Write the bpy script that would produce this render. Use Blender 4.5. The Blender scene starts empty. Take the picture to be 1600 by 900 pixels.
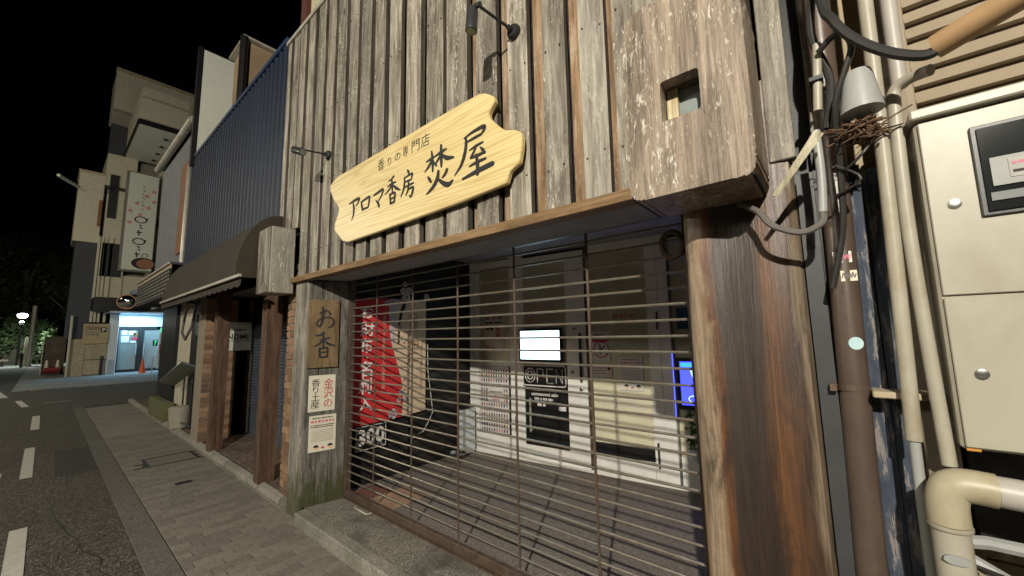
import bpy, bmesh, math, random
from mathutils import Vector, Matrix
random.seed(7)
S = bpy.context.scene
COL = S.collection

# ------------------------------------------------------------------ camera
cam_d = bpy.data.cameras.new('camera'); cam = bpy.data.objects.new('camera', cam_d); COL.objects.link(cam)
cam_d.sensor_width = 36; cam_d.lens = 13.6125; cam_d.clip_start = 0.02; cam_d.clip_end = 600
cam.matrix_world = Matrix(((0.64167145, -0.07869438, -0.76293181, 0),
                           (-0.76672636, -0.09137698, -0.6354376, 0),
                           (-0.01970904, 0.99270209, -0.11897105, 1.6), (0, 0, 0, 1)))
S.camera = cam
S.render.engine = 'CYCLES'
S.cycles.use_denoising = True
S.cycles.max_bounces = 6; S.cycles.diffuse_bounces = 4; S.cycles.transparent_max_bounces = 12
S.cycles.sample_clamp_indirect = 4.0
S.view_settings.view_transform = 'Standard'; S.view_settings.look = 'None'
S.view_settings.exposure = 0.0; S.view_settings.gamma = 1.0
# ------------------------------------------------------------------ night sky
W = bpy.data.worlds.new("World"); S.world = W; W.use_nodes = True
wn = W.node_tree; bg = wn.nodes['Background']
bg.inputs[0].default_value = (0.35, 0.42, 1.0, 1); bg.inputs[1].default_value = 0.0008
# ------------------------------------------------------------------ street lamps and added fill lamps that light the scene
MAIN_POWER = 2900.0

def point(name, loc, power, col, r=0.05):
    d = bpy.data.lights.new(name, 'POINT'); d.energy = power; d.color = col; d.shadow_soft_size = r
    o = bpy.data.objects.new(name, d); o.location = loc; COL.objects.link(o); return o
def area(name, loc, size, power, col, rot=(0, 0, 0), sy=None):
    d = bpy.data.lights.new(name, 'AREA'); d.energy = power; d.color = col; d.size = size
    if sy: d.shape = 'RECTANGLE'; d.size_y = sy
    o = bpy.data.objects.new(name, d); o.location = loc; o.rotation_euler = rot; COL.objects.link(o); return o
point('street_lamp_light', (-4.3, -1.5, 4.75), MAIN_POWER, (1.0, 0.93, 0.79), 0.06)
point('road_fill_light', (-5.2, 11.5, 5.2), 150, (1.0, 0.90, 0.72), 0.3)  # unseen lamp added as fill farther down the road
point('road_fill_light', (-6.6, 4.5, 4.6), 450, (1.0, 0.92, 0.76), 0.45)  # unseen soft lamp added to fill the shaded shopfront
point('crossing_lamp_light', (-7.5, 18.5, 7.0), 2200, (1.0, 0.92, 0.72), 0.15)
area('park_lamp_light', (-1.2, 45.6, 3.46), .3, 420, (0.86, 1.0, 0.92))
area('entrance_ceiling_light', (3.1, 28.25, 3.0), 1.2, 115, (0.36, 0.70, 1.0), (0, 0, 0), 0.6)

# ------------------------------------------------------------------ helpers
class Fr:
    """a local frame: u to the right as one reads, v up, n towards the viewer"""
    def __init__(s, O, U, V=(0, 0, 1)):
        s.O = Vector(O); s.U = Vector(U).normalized(); s.V = Vector(V).normalized(); s.N = s.U.cross(s.V).normalized()
    def p(s, u, v, n=0.0): return s.O + s.U * u + s.V * v + s.N * n
WORLD = Fr((0, 0, 0), (1, 0, 0), (0, 1, 0))

class MB:
    def __init__(s): s.v = []; s.f = []
    def add(s, vs, fs):
        b = len(s.v); s.v += [tuple(v) for v in vs]; s.f += [tuple(i + b for i in f) for f in fs]; return s
    def box(s, x0, x1, y0, y1, z0, z1, F=WORLD, top=None):
        P = [F.p(x, y, z) for z in (z0, z1) for x, y in ((x0, y0), (x1, y0), (x1, y1), (x0, y1))]
        return s.add(P, [(3, 2, 1, 0), (4, 5, 6, 7), (0, 1, 5, 4), (1, 2, 6, 5), (2, 3, 7, 6), (3, 0, 4, 7)])
    def quad(s, a, b, c, d): return s.add([a, b, c, d], [(0, 1, 2, 3)])
    def tube(s, pts, r, seg=8, cap=True, rs=None):
        pts = [Vector(p) for p in pts]; n = len(pts); rings = []; up = None
        for i, p in enumerate(pts):
            t = (pts[min(i + 1, n - 1)] - pts[max(i - 1, 0)]).normalized()
            if up is None:
                up = Vector((0, 0, 1)) if abs(t.z) < .9 else Vector((1, 0, 0))
            a = t.cross(up).normalized(); up = a.cross(t).normalized()
            rr = rs[i] if rs else r
            rings.append([p + a * (rr * math.cos(2 * math.pi * k / seg)) + up * (rr * math.sin(2 * math.pi * k / seg)) for k in range(seg)])
        vs = [v for R in rings for v in R]; fs = []
        for i in range(n - 1):
            for k in range(seg):
                k2 = (k + 1) % seg; fs.append((i * seg + k, i * seg + k2, (i + 1) * seg + k2, (i + 1) * seg + k))
        if cap: fs += [tuple(range(seg - 1, -1, -1)), tuple((n - 1) * seg + k for k in range(seg))]
        return s.add(vs, fs)
    def prism(s, poly, F, n0, n1):
        m = len(poly)
        vs = [F.p(u, v, n0) for u, v in poly] + [F.p(u, v, n1) for u, v in poly]
        fs = [tuple(range(m - 1, -1, -1)), tuple(range(m, 2 * m))] + [(i, (i + 1) % m, m + (i + 1) % m, m + i) for i in range(m)]
        return s.add(vs, fs)
    def lathe(s, prof, c, seg=16, axis=(0, 0, 1)):
        ax = Vector(axis).normalized(); a = ax.orthogonal().normalized(); b = ax.cross(a); c = Vector(c)
        vs = []; fs = []
        for h, r in prof:
            for k in range(seg):
                t = 2 * math.pi * k / seg; vs.append(c + ax * h + a * (r * math.cos(t)) + b * (r * math.sin(t)))
        for i in range(len(prof) - 1):
            for k in range(seg):
                k2 = (k + 1) % seg; fs.append((i * seg + k, i * seg + k2, (i + 1) * seg + k2, (i + 1) * seg + k))
        fs += [tuple(range(seg - 1, -1, -1)), tuple((len(prof) - 1) * seg + k for k in range(seg))]
        return s.add(vs, fs)
    def build(s, name, mat, parent=None, bevel=0.0, smooth=False, kind=None, label=None, seg=1):
        me = bpy.data.meshes.new(name); me.from_pydata(s.v, [], s.f)
        bm = bmesh.new(); bm.from_mesh(me)
        bmesh.ops.recalc_face_normals(bm, faces=bm.faces)
        if bevel > 0:
            bmesh.ops.bevel(bm, geom=bm.edges[:], offset=bevel, segments=seg, affect='EDGES', clamp_overlap=True)
        bm.to_mesh(me); bm.free()
        if smooth:
            me.polygons.foreach_set('use_smooth', [True] * len(me.polygons))
            try: me.set_sharp_from_angle(angle=math.radians(40))
            except Exception: pass
        me.materials.append(mat)
        o = bpy.data.objects.new(name, me); COL.objects.link(o)
        if parent: adopt(o, parent)
        if kind: o['kind'] = kind
        if name in ('small_print', 'printed_petal', 'printed_leaf', 'printed_flower_centre', 'lattice_knob', 'petal', 'red_heading', 'red_mark'): o['kind'] = 'stuff'
        if label: o['label'] = label
        return o

def adopt(o, parent):
    o.parent = parent
    r = parent; M_ = Matrix.Identity(4); chain = []
    while r: chain.append(r); r = r.parent
    for r in reversed(chain):
        M_ = M_ @ r.matrix_parent_inverse @ r.matrix_basis if r.parent else M_ @ r.matrix_basis
    o.matrix_parent_inverse = M_.inverted()

def tag(o, label, cat, group=None):
    o['label'] = label; o['category'] = cat
    if group: o['group'] = group
    return o
def thing(name, label, cat, loc=(0, 0, 0), group=None):
    o = bpy.data.objects.new(name, None); o.empty_display_size = .1; o.location = loc; COL.objects.link(o)
    return tag(o, label, cat, group)
def B(name, mat, dims, parent=None, F=WORLD, bevel=0.0, **k):
    m = MB().box(*dims, F=F); return m.build(name, mat, parent, bevel, **k)
def catmull(pts, n=6):
    if len(pts) < 3:
        a, b = pts; return [tuple(a[i] + (b[i] - a[i]) * t / n for i in range(len(a))) for t in range(n + 1)]
    P = [pts[0]] + list(pts) + [pts[-1]]; out = []
    for i in range(1, len(P) - 2):
        for t in range(n):
            t_ = t / n
            out.append(tuple(0.5 * ((2 * P[i][k]) + (-P[i-1][k] + P[i+1][k]) * t_ + (2*P[i-1][k] - 5*P[i][k] + 4*P[i+1][k] - P[i+2][k]) * t_**2 + (-P[i-1][k] + 3*P[i][k] - 3*P[i+1][k] + P[i+2][k]) * t_**3) for k in range(len(P[i]))))
    out.append(tuple(pts[-1])); return out
def brush(strokes, F, h=0.0, t=0.002, wf=1.0, eps=0.0004):
    """calligraphy: each stroke a ribbon of changing width, slightly raised"""
    m = MB()
    for si, st in enumerate(strokes):
        c = catmull(st, 6); L = []; R = []
        for i, (u, v, w) in enumerate(c):
            a = c[max(i - 1, 0)]; b = c[min(i + 1, len(c) - 1)]
            du, dv = b[0] - a[0], b[1] - a[1]; l = math.hypot(du, dv) or 1; nu, nv = -dv / l, du / l
            w = max(w * wf, 0.0008); L.append((u + nu * w, v + nv * w)); R.append((u - nu * w, v - nv * w))
        n = len(c); top = h + t + si * eps
        vs = [F.p(u, v, h) for u, v in L] + [F.p(u, v, h) for u, v in R] + [F.p(u, v, top) for u, v in L] + [F.p(u, v, top) for u, v in R]
        fs = []
        for i in range(n - 1):
            fs += [(2*n + i, 2*n + i + 1, 3*n + i + 1, 3*n + i), (i, i + 1, 2*n + i + 1, 2*n + i), (n + i, 3*n + i, 3*n + i + 1, n + i + 1)]
        fs += [(0, 2*n, 3*n, n), (n - 1, 2*n - 1, 4*n - 1, 3*n - 1)]
        m.add(vs, fs)
        for (u, v, w) in (c[0], c[-1]):
            w = max(w * wf, 0.0008)
            P = [(u + w * math.cos(k * math.pi / 5), v + w * math.sin(k * math.pi / 5)) for k in range(10)]
            m.prism(P, F, h, top - eps * .4)
    return m
def text(body, F, u, v, h, mat, name='lettering', parent=None, w=None, n=0.001, t=0.0006, align='LEFT', vertical=False, bold=0.0, shear=0.0):
    """flat print: lettering with its baseline at (u, v) and height h, stretched to width w if given"""
    cu = bpy.data.curves.new(name, 'FONT'); cu.body = body; cu.size = 1.0; cu.offset = bold; cu.shear = shear
    cu.align_x = align; cu.resolution_u = 2
    if vertical: cu.body = '\n'.join(body); cu.align_x = 'CENTER'; cu.space_line = 0.92
    tmp = bpy.data.objects.new(name, cu); COL.objects.link(tmp)
    dg = bpy.context.evaluated_depsgraph_get()
    me = bpy.data.meshes.new_from_object(tmp.evaluated_get(dg))
    bpy.data.objects.remove(tmp)
    if not len(me.vertices): return None
    xs = [q.co.x for q in me.vertices]; ys = [q.co.y for q in me.vertices]
    x0, x1, y0, y1 = min(xs), max(xs), min(ys), max(ys)
    sy = h / (y1 - y0); sx = (w / (x1 - x0)) if w else sy
    off = {'LEFT': 0, 'CENTER': .5, 'RIGHT': 1}[align if not vertical else 'CENTER'] * (x1 - x0)
    for q in me.vertices:
        q.co = F.p(u + (q.co.x - x0 - off) * sx, v + (q.co.y - y0) * sy, n + t)
    me.materials.clear(); me.materials.append(mat); me.name = name
    o = bpy.data.objects.new(name, me); COL.objects.link(o)
    if parent: adopt(o, parent)
    return o
def scribble(F, u0, u1, v, h, m, rng, n=0.0012, word=2.2):
    """a line of print too small to read: short marks side by side"""
    u = u0
    while u < u1:
        w = h * rng.uniform(.6, word); w = min(w, u1 - u)
        m.quad(F.p(u, v, n), F.p(u + w, v, n), F.p(u + w, v + h * rng.uniform(.7, 1), n), F.p(u, v + h * rng.uniform(.7, 1), n))
        u += w + h * .35

# ------------------------------------------------------------------ materials
def newmat(name):
    m = bpy.data.materials.new(name); m.use_nodes = True; nt = m.node_tree
    b = nt.nodes['Principled BSDF']; return m, nt, b
def N(nt, t, **k):
    n = nt.nodes.new(t)
    for a, v in k.items(): setattr(n, a, v)
    return n
def ramp(nt, src, stops):
    r = N(nt, 'ShaderNodeValToRGB'); e = r.color_ramp.elements
    while len(e) < len(stops): e.new(.5)
    for i, (p, c) in enumerate(stops):
        e[i].position = p; e[i].color = (c, c, c, 1) if isinstance(c, (int, float)) else (*c, 1)
    nt.links.new(src, r.inputs[0]); return r.outputs[0]
def mapped(nt, scale, coord='Object'):
    tc = N(nt, 'ShaderNodeTexCoord'); mp = N(nt, 'ShaderNodeMapping'); mp.inputs['Scale'].default_value = scale
    nt.links.new(tc.outputs[coord], mp.inputs[0]); return mp.outputs[0]
def noise(nt, vec, scale, detail=4, rough=.6, dist=0.0, w=None):
    n = N(nt, 'ShaderNodeTexNoise'); n.inputs['Scale'].default_value = scale; n.inputs['Detail'].default_value = detail
    n.inputs['Roughness'].default_value = rough; n.inputs['Distortion'].default_value = dist
    if w is not None: n.noise_dimensions = '4D'; nt.links.new(w, n.inputs['W'])
    nt.links.new(vec, n.inputs['Vector']); return n.outputs['Fac']
def mix(nt, fac, a, b, mode='MIX'):
    m = N(nt, 'ShaderNodeMix', data_type='RGBA', blend_type=mode)
    for s_, v in ((m.inputs[0], fac), (m.inputs[6], a), (m.inputs[7], b)):
        if isinstance(v, (int, float)): s_.default_value = v
        elif isinstance(v, tuple): s_.default_value = (*v, 1) if len(v) == 3 else v
        else: nt.links.new(v, s_)
    return m.outputs[2]
def math_(nt, op, a, b=0.0):
    m = N(nt, 'ShaderNodeMath', operation=op)
    for i, v in enumerate((a, b)):
        if isinstance(v, (int, float)): m.inputs[i].default_value = v
        else: nt.links.new(v, m.inputs[i])
    return m.outputs[0]
def bumped(nt, b, h, strength=.4, dist=.01):
    n = N(nt, 'ShaderNodeBump'); n.inputs['Strength'].default_value = strength; n.inputs['Distance'].default_value = dist
    nt.links.new(h, n.inputs['Height']); nt.links.new(n.outputs[0], b.inputs['Normal'])
def objrand(nt, k=37.0):
    oi = N(nt, 'ShaderNodeObjectInfo'); return math_(nt, 'MULTIPLY', oi.outputs['Random'], k), oi.outputs['Random']

def wood(name, dark, mid, light, fleck=0.0, axis='Z', knots=0.6, rough=.8, bump=.5, vary=.35, moss=0.0, fleckc=(.72, .68, .58), sc=1.0, spec=.35, fscale=1.0):
    m, nt, b = newmat(name); w, rnd = objrand(nt)
    def sc3(across, along):
        return {'Z': (across, across, along), 'Y': (across, along, across), 'X': (along, across, across)}[axis]
    v1 = mapped(nt, sc3(9 * sc, 1.1 * sc)); n1 = noise(nt, v1, 1.6, 6, .62, 1.1, w)
    v2 = mapped(nt, sc3(60 * sc, 2.4 * sc)); n2 = noise(nt, v2, 1.4, 5, .7, .5, w)
    c = ramp(nt, n1, [(.34, dark), (.5, mid), (.64, light)])
    streak = ramp(nt, n2, [(.27, .22), (.37, .68), (.5, 1.0), (.72, 1.38)])
    c = mix(nt, 1.0, c, streak, 'MULTIPLY')
    val = math_(nt, 'ADD', math_(nt, 'MULTIPLY', rnd, vary), 1 - vary / 2)
    cc = N(nt, 'ShaderNodeCombineColor'); [nt.links.new(val, cc.inputs[i]) for i in range(3)]
    c = mix(nt, 1.0, c, cc.outputs[0], 'MULTIPLY')
    if knots > 0:
        vk = mapped(nt, sc3(7 * sc, 2.6 * sc)); vo = N(nt, 'ShaderNodeTexVoronoi'); vo.voronoi_dimensions = '4D'
        vo.inputs['Scale'].default_value = 1.0; nt.links.new(vk, vo.inputs['Vector']); nt.links.new(w, vo.inputs['W'])
        kf = ramp(nt, vo.outputs['Distance'], [(.08, knots), (.17, 0.0)])
        c = mix(nt, kf, c, tuple(x * .28 for x in dark))
    h = n2
    if fleck > 0:
        vf = mapped(nt, sc3(64 * sc * fscale, 17 * sc * fscale)); nf = noise(nt, vf, 1.5, 3, .6, .8, w)
        big = noise(nt, mapped(nt, sc3(8, 3)), 1.3, 2, .5, 0, w)
        f = math_(nt, 'ADD', nf, math_(nt, 'MULTIPLY', math_(nt, 'SUBTRACT', big, .5), .45))
        ff = ramp(nt, f, [(.57, 0.0), (.70, fleck)])
        c = mix(nt, ff, c, fleckc)
        h = math_(nt, 'ADD', n2, math_(nt, 'MULTIPLY', ff, .6))
    if moss > 0:
        tc = N(nt, 'ShaderNodeTexCoord'); sx = N(nt, 'ShaderNodeSeparateXYZ'); nt.links.new(tc.outputs['Object'], sx.inputs[0])
        nm = noise(nt, mapped(nt, (22, 22, 5)), 1.3, 5, .65)
        hh = math_(nt, 'ADD', math_(nt, 'MULTIPLY', sx.outputs['Z'], -1.5), math_(nt, 'MULTIPLY', nm, 1.6))
        mf = ramp(nt, hh, [(.18, 0.0), (.5, moss)])
        c = mix(nt, mf, c, (.055, .060, .024))
    nt.links.new(c, b.inputs['Base Color']); b.inputs['Roughness'].default_value = rough
    b.inputs['Specular IOR Level'].default_value = spec
    bumped(nt, b, h, bump, .006); return m

def plain(name, col, rough=.6, metal=0.0, var=.12, nscale=9.0, bump=.08, spec=.4, dirt=0.0, dirtc=(.08, .06, .04), dscale=3.0):
    m, nt, b = newmat(name); w, rnd = objrand(nt)
    v = mapped(nt, (1, 1, 1)); n1 = noise(nt, v, nscale, 5, .6, 0, w)
    lo = tuple(x * (1 - var) for x in col); hi = tuple(min(1, x * (1 + var)) for x in col)
    c = ramp(nt, n1, [(.35, lo), (.65, hi)])
    if dirt > 0:
        nd = noise(nt, mapped(nt, (1, 1, .45)), dscale, 7, .7, .4, w); c = mix(nt, ramp(nt, nd, [(.48, 0.0), (.68, dirt)]), c, dirtc)
    nt.links.new(c, b.inputs['Base Color']); b.inputs['Roughness'].default_value = rough; b.inputs['Metallic'].default_value = metal
    b.inputs['Specular IOR Level'].default_value = spec
    if bump: bumped(nt, b, noise(nt, v, nscale * 6, 3, .6), bump, .004)
    return m

def aggregate(name, c1, c2, c3, scale=55, rough=.9, bump=.6, patch=.5, patchc=(.05, .045, .04), pscale=.8):
    m, nt, b = newmat(name); v = mapped(nt, (1, 1, 1))
    vo = N(nt, 'ShaderNodeTexVoronoi'); vo.inputs['Scale'].default_value = scale; nt.links.new(v, vo.inputs['Vector'])
    bw = N(nt, 'ShaderNodeRGBToBW'); nt.links.new(vo.outputs['Color'], bw.inputs[0])
    n1 = noise(nt, v, scale * 1.7, 4, .7)
    c = ramp(nt, bw.outputs[0], [(.2, c1), (.5, c2), (.85, c3)])
    c = mix(nt, .5, c, mix(nt, 1.0, c, ramp(nt, n1, [(.3, .5), (.7, 1.5)]), 'MULTIPLY'))
    n2 = noise(nt, v, pscale, 6, .65, .5); c = mix(nt, ramp(nt, n2, [(.42, 0.0), (.66, patch)]), c, patchc)
    nt.links.new(c, b.inputs['Base Color']); b.inputs['Roughness'].default_value = rough; b.inputs['Specular IOR Level'].default_value = .25
    bumped(nt, b, math_(nt, 'ADD', vo.outputs['Distance'], n1), bump, .006); return m

def emit(name, col, s, texf=None):
    m = bpy.data.materials.new(name); m.use_nodes = True; nt = m.node_tree; nt.nodes.clear()
    o = N(nt, 'ShaderNodeOutputMaterial'); e = N(nt, 'ShaderNodeEmission'); e.inputs[0].default_value = (*col, 1); e.inputs[1].default_value = s
    nt.links.new(e.outputs[0], o.inputs[0]); return m
def glassmat(name, tint=(1, 1, 1), refl=.5):
    m = bpy.data.materials.new(name); m.use_nodes = True; nt = m.node_tree; nt.nodes.clear()
    o = N(nt, 'ShaderNodeOutputMaterial'); t = N(nt, 'ShaderNodeBsdfTransparent'); t.inputs[0].default_value = (*tint, 1)
    g = N(nt, 'ShaderNodeBsdfGlossy'); g.inputs['Roughness'].default_value = .03
    fr = N(nt, 'ShaderNodeFresnel'); fr.inputs[0].default_value = 1.5
    mx = N(nt, 'ShaderNodeMixShader'); nt.links.new(math_(nt, 'MULTIPLY', fr.outputs[0], refl * 2), mx.inputs[0])
    nt.links.new(t.outputs[0], mx.inputs[1]); nt.links.new(g.outputs[0], mx.inputs[2]); nt.links.new(mx.outputs[0], o.inputs[0]); return m

M = {}
M['plank'] = wood('weathered_plank', (.085, .070, .052), (.205, .182, .145), (.38, .35, .29), fleck=.75, knots=1.0, rough=.55, bump=1.0, spec=.6, fscale=1.25, vary=.5)
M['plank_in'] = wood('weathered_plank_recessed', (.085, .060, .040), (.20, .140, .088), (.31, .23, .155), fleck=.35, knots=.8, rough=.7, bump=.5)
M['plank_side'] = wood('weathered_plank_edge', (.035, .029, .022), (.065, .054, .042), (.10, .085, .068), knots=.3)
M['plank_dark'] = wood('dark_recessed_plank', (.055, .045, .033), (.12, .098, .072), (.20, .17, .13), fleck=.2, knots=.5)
M['post'] = wood('weathered_post', (.10, .092, .078), (.20, .185, .155), (.30, .28, .235), fleck=.35, knots=.6, moss=.85, bump=.9)
M['jamb'] = wood('weathered_jamb_board', (.035, .033, .031), (.115, .108, .092), (.19, .175, .15), fleck=.2, knots=.3, moss=1.0, bump=.6, vary=.5)
M['lintel'] = wood('brown_lintel', (.12, .068, .030), (.22, .135, .065), (.30, .195, .10), axis='Y', knots=.5, rough=.7, bump=.3)
M['box'] = wood('rough_box_wood', (.105, .072, .048), (.225, .168, .12), (.345, .27, .20), fleck=.6, knots=.5, rough=.5, bump=.9, fleckc=(.80, .75, .64), fscale=1.0, spec=.6)
M['greybox'] = wood('rough_grey_box', (.13, .122, .10), (.24, .225, .185), (.33, .31, .26), fleck=.9, knots=.2, rough=.5, bump=.9, spec=.6, fscale=.8, fleckc=(.7, .68, .56))
M['brownpost'] = wood('brown_post', (.05, .027, .017), (.095, .052, .032), (.135, .08, .05), knots=.8, rough=.7, bump=.25)
M['batten'] = wood('pale_batten', (.42, .34, .20), (.58, .48, .30), (.68, .58, .38), knots=0, rough=.7, bump=.2)
M['blackboard'] = wood('black_boards', (.006, .005, .005), (.014, .012, .011), (.04, .035, .03), axis='X', knots=0, rough=.75, bump=.4)
M['stick'] = wood('split_wood', (.36, .31, .20), (.52, .47, .34), (.66, .62, .5), knots=0, rough=.8, bump=.4)
M['plaque'] = wood('oiled_plaque', (.095, .062, .032), (.165, .113, .06), (.23, .165, .095), knots=.4, rough=.45, bump=.15, sc=.8)
M['dash'] = plain('road_paint', (.50, .49, .43), .8, dirt=.5, dirtc=(.18, .17, .15), dscale=9)
M['asphalt'] = aggregate('asphalt', (.040, .037, .032), (.080, .073, .062), (.18, .165, .14), 80, patch=.35, patchc=(.052, .047, .040), bump=.9)
M['gutter'] = aggregate('gutter_concrete', (.10, .095, .085), (.13, .125, .112), (.16, .15, .135), 60, bump=.2, patch=.4, patchc=(.075, .07, .062))
M['slab'] = aggregate('washed_aggregate', (.13, .12, .095), (.24, .225, .185), (.40, .375, .32), 150, bump=.9, patch=.75, patchc=(.075, .070, .055), pscale=2.6)
M['floor'] = aggregate('shop_floor', (.13, .112, .095), (.20, .175, .152), (.27, .24, .21), 130, bump=.5, patch=.5, patchc=(.17, .15, .145), pscale=1.6)
M['kerb'] = aggregate('kerb_concrete', (.20, .19, .165), (.26, .245, .21), (.33, .31, .27), 90, bump=.4, patch=.6, patchc=(.11, .115, .075), pscale=2.2)
M['forecourt'] = aggregate('forecourt_concrete', (.22, .22, .21), (.27, .27, .26), (.32, .32, .30), 20, bump=.2, patch=.3)
M['brownfloor'] = aggregate('recess_floor', (.10, .07, .05), (.16, .115, .085), (.22, .165, .125), 30, bump=.3, patch=.5, pscale=1.4)
def paver_mat():
    m, nt, b = newmat('paver'); w, rnd = objrand(nt)
    v = mapped(nt, (1, 1, 1)); n = noise(nt, v, 45, 5, .7, 0); n3 = noise(nt, v, 1.4, 5, .6, .3)
    c = ramp(nt, n, [(.3, (.14, .127, .105)), (.5, (.19, .174, .145)), (.7, (.26, .24, .20))])
    c = mix(nt, 1.0, c, ramp(nt, rnd, [(0, .82), (1, 1.14)]), 'MULTIPLY')
    c = mix(nt, ramp(nt, n3, [(.45, 0.0), (.7, .5)]), c, (.085, .080, .055))
    nt.links.new(c, b.inputs['Base Color']); b.inputs['Roughness'].default_value = .85; b.inputs['Specular IOR Level'].default_value = .3
    bumped(nt, b, n, .5, .004); return m
M['paver'] = paver_mat()
M['joint'] = plain('sand_joint', (.05, .045, .036), .95)
def brick_mat():
    m, nt, b = newmat('brick'); w, rnd = objrand(nt)
    c = ramp(nt, rnd, [(0, (.16, .085, .045)), (.35, (.27, .155, .085)), (.7, (.33, .20, .115)), (1, (.11, .065, .045))])
    n = noise(nt, mapped(nt, (1, 1, 1)), 60, 5, .7, 0, w); c = mix(nt, 1.0, c, ramp(nt, n, [(.3, .65), (.7, 1.25)]), 'MULTIPLY')
    nt.links.new(c, b.inputs['Base Color']); b.inputs['Roughness'].default_value = .85; bumped(nt, b, n, .5, .004); return m
M['brick'] = brick_mat()
M['mortar'] = plain('mortar', (.25, .21, .16), .95, bump=.3)
M['bluesheet'] = plain('blue_cladding', (.0055, .0125, .031), .55, metal=0.0, var=.2, nscale=1.5, bump=0, dirt=.3, dirtc=(.012, .022, .05), dscale=1.2, spec=.3)
M['awning'] = plain('brown_canvas', (.032, .026, .018), .9, var=.12, nscale=2, bump=.1, dirt=.4, dirtc=(.06, .05, .035))
M['alu'] = plain('dull_aluminium', (.45, .43, .37), .45, metal=.2, dirt=.4, dirtc=(.16, .14, .11))
M['white'] = plain('white_paint', (.82, .81, .76), .5, var=.05, bump=.02, dirt=.10, dirtc=(.42, .39, .33))
M['white_far'] = plain('cream_render', (.52, .49, .38), .85, var=.08, dirt=.3, dirtc=(.30, .27, .20), dscale=.6)
M['signwhite'] = plain('sign_white', (.62, .64, .56), .6, var=.04)
M['beige'] = plain('cream_roller_blind', (.80, .73, .59), .75, var=.04, bump=.03)
M['black'] = plain('black_paint', (.012, .012, .013), .4, var=.2)
M['blackm'] = plain('matt_black_iron', (.02, .02, .02), .5, var=.3)
M['darkgrey'] = plain('dark_grey_render', (.055, .058, .072), .8, var=.15)
M['grille'] = plain('grey_steel_tube', (.175, .160, .130), .35, metal=.25, var=.2, nscale=20, dirt=.5, dirtc=(.15, .08, .045), dscale=14)
M['rust'] = plain('brown_steel', (.085, .062, .045), .6, metal=.1, var=.3, nscale=20, dirt=.4, dirtc=(.12, .055, .025), dscale=14)
M['shutter'] = plain('slate_shutter', (.075, .092, .115), .5, var=.2, dirt=.4, dirtc=(.05, .055, .06))
M['cream_box'] = plain('cream_enamel', (.345, .325, .262), .4, var=.05, bump=.02, dirt=.55, dirtc=(.25, .22, .17), dscale=6)
M['cream_pipe'] = plain('cream_pvc', (.345, .322, .26), .42, var=.06, dirt=.7, dirtc=(.25, .20, .13), dscale=9)
M['cream_pipe2'] = plain('pinkish_pvc', (.37, .345, .31), .42, var=.05, dirt=.25, dirtc=(.4, .33, .26), dscale=6)
M['grey_pvc'] = plain('grey_pvc', (.30, .31, .30), .4, var=.06, dirt=.3, dirtc=(.18, .17, .15), dscale=8)
M['brown_pipe'] = plain('brown_downpipe', (.085, .060, .046), .35, var=.12, dirt=.35, dirtc=(.05, .035, .028), dscale=10, spec=.6)
M['flash'] = plain('dark_flashing', (.05, .052, .055), .4, var=.1)
M['cable'] = plain('black_cable', (.022, .021, .020), .5)
M['greycable'] = plain('grey_cable', (.12, .11, .10), .5)
M['siding'] = plain('tan_siding', (.30, .245, .175), .7, var=.08, nscale=4, dirt=.3, dirtc=(.2, .16, .11))
M['tan_tile'] = plain('tan_wall_tile', (.33, .26, .17), .7, var=.1, dirt=.3, dirtc=(.18, .14, .09))
M['bamboo'] = plain('tan_lagging', (.34, .215, .11), .55, var=.12, nscale=6, dirt=.3, dirtc=(.3, .18, .08))
M['nest'] = plain('brown_fibre', (.13, .075, .045), .95, var=.4, nscale=30)
M['paper'] = plain('paper', (.66, .62, .50), .8, var=.03, bump=0)
M['paperw'] = plain('white_paper', (.66, .65, .62), .8, var=.03, bump=0)
M['ink'] = plain('ink', (.02, .02, .022), .7, bump=0)
M['greyink'] = plain('grey_ink', (.17, .16, .15), .8, bump=0)
M['redink'] = plain('red_ink', (.50, .035, .05), .7, bump=0)
M['pinkink'] = plain('pink_ink', (.55, .16, .22), .7, bump=0)
M['goldink'] = plain('brown_ink', (.26, .13, .05), .7, bump=0)
M['whiteink'] = plain('white_ink', (.72, .70, .68), .7, bump=0)
M['skin'] = plain('printed_skin_tone', (.75, .50, .32), .7, bump=0)
M['red'] = plain('red_cloth', (.56, .028, .030), .75, var=.08, nscale=3, bump=.05)
M['creamcloth'] = plain('cream_cloth', (.66, .50, .34), .8, var=.05, bump=.05)
M['orange'] = plain('orange_plastic', (.75, .13, .03), .5)
M['steel'] = plain('bright_steel', (.55, .55, .52), .25, metal=1.0, bump=0)
M['leaf_in'] = plain('houseplant_leaf', (.045, .13, .03), .45, var=.3)
M['blueposter'] = plain('blue_poster', (.02, .07, .16), .6)
M['brownshut'] = plain('brown_shutter_board', (.22, .10, .045), .8, var=.15)
M['pane'] = glassmat('window_glass', (.96, .97, .95), .35)
M['darkpane'] = plain('dark_glass', (.012, .014, .015), .08, var=.1, bump=0, spec=.8)
M['greypane'] = plain('dim_glass', (.12, .14, .13), .2, var=.1, bump=0, spec=.6)
M['mon'] = emit('monitor_glow', (.62, .90, 1.0), 4.5)
M['tv'] = emit('tv_blue_glow', (.035, .045, 1.0), 4)
M['led'] = emit('blue_led_glow', (.10, .12, 1.0), 2.5)
M['tv2'] = emit('tv_white_glow', (.45, .75, 1.0), 2.2)
M['tv3'] = emit('tv_azure_glow', (.04, .30, 1.0), 2.2)
M['lampglow'] = emit('lamp_glow', (.95, 1.0, .97), 30)
M['warmglow'] = emit('warm_lamp_glow', (1.0, .87, .64), 20)
M['green_led'] = emit('green_led', (.05, 1.0, .45), 1.6)
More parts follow.
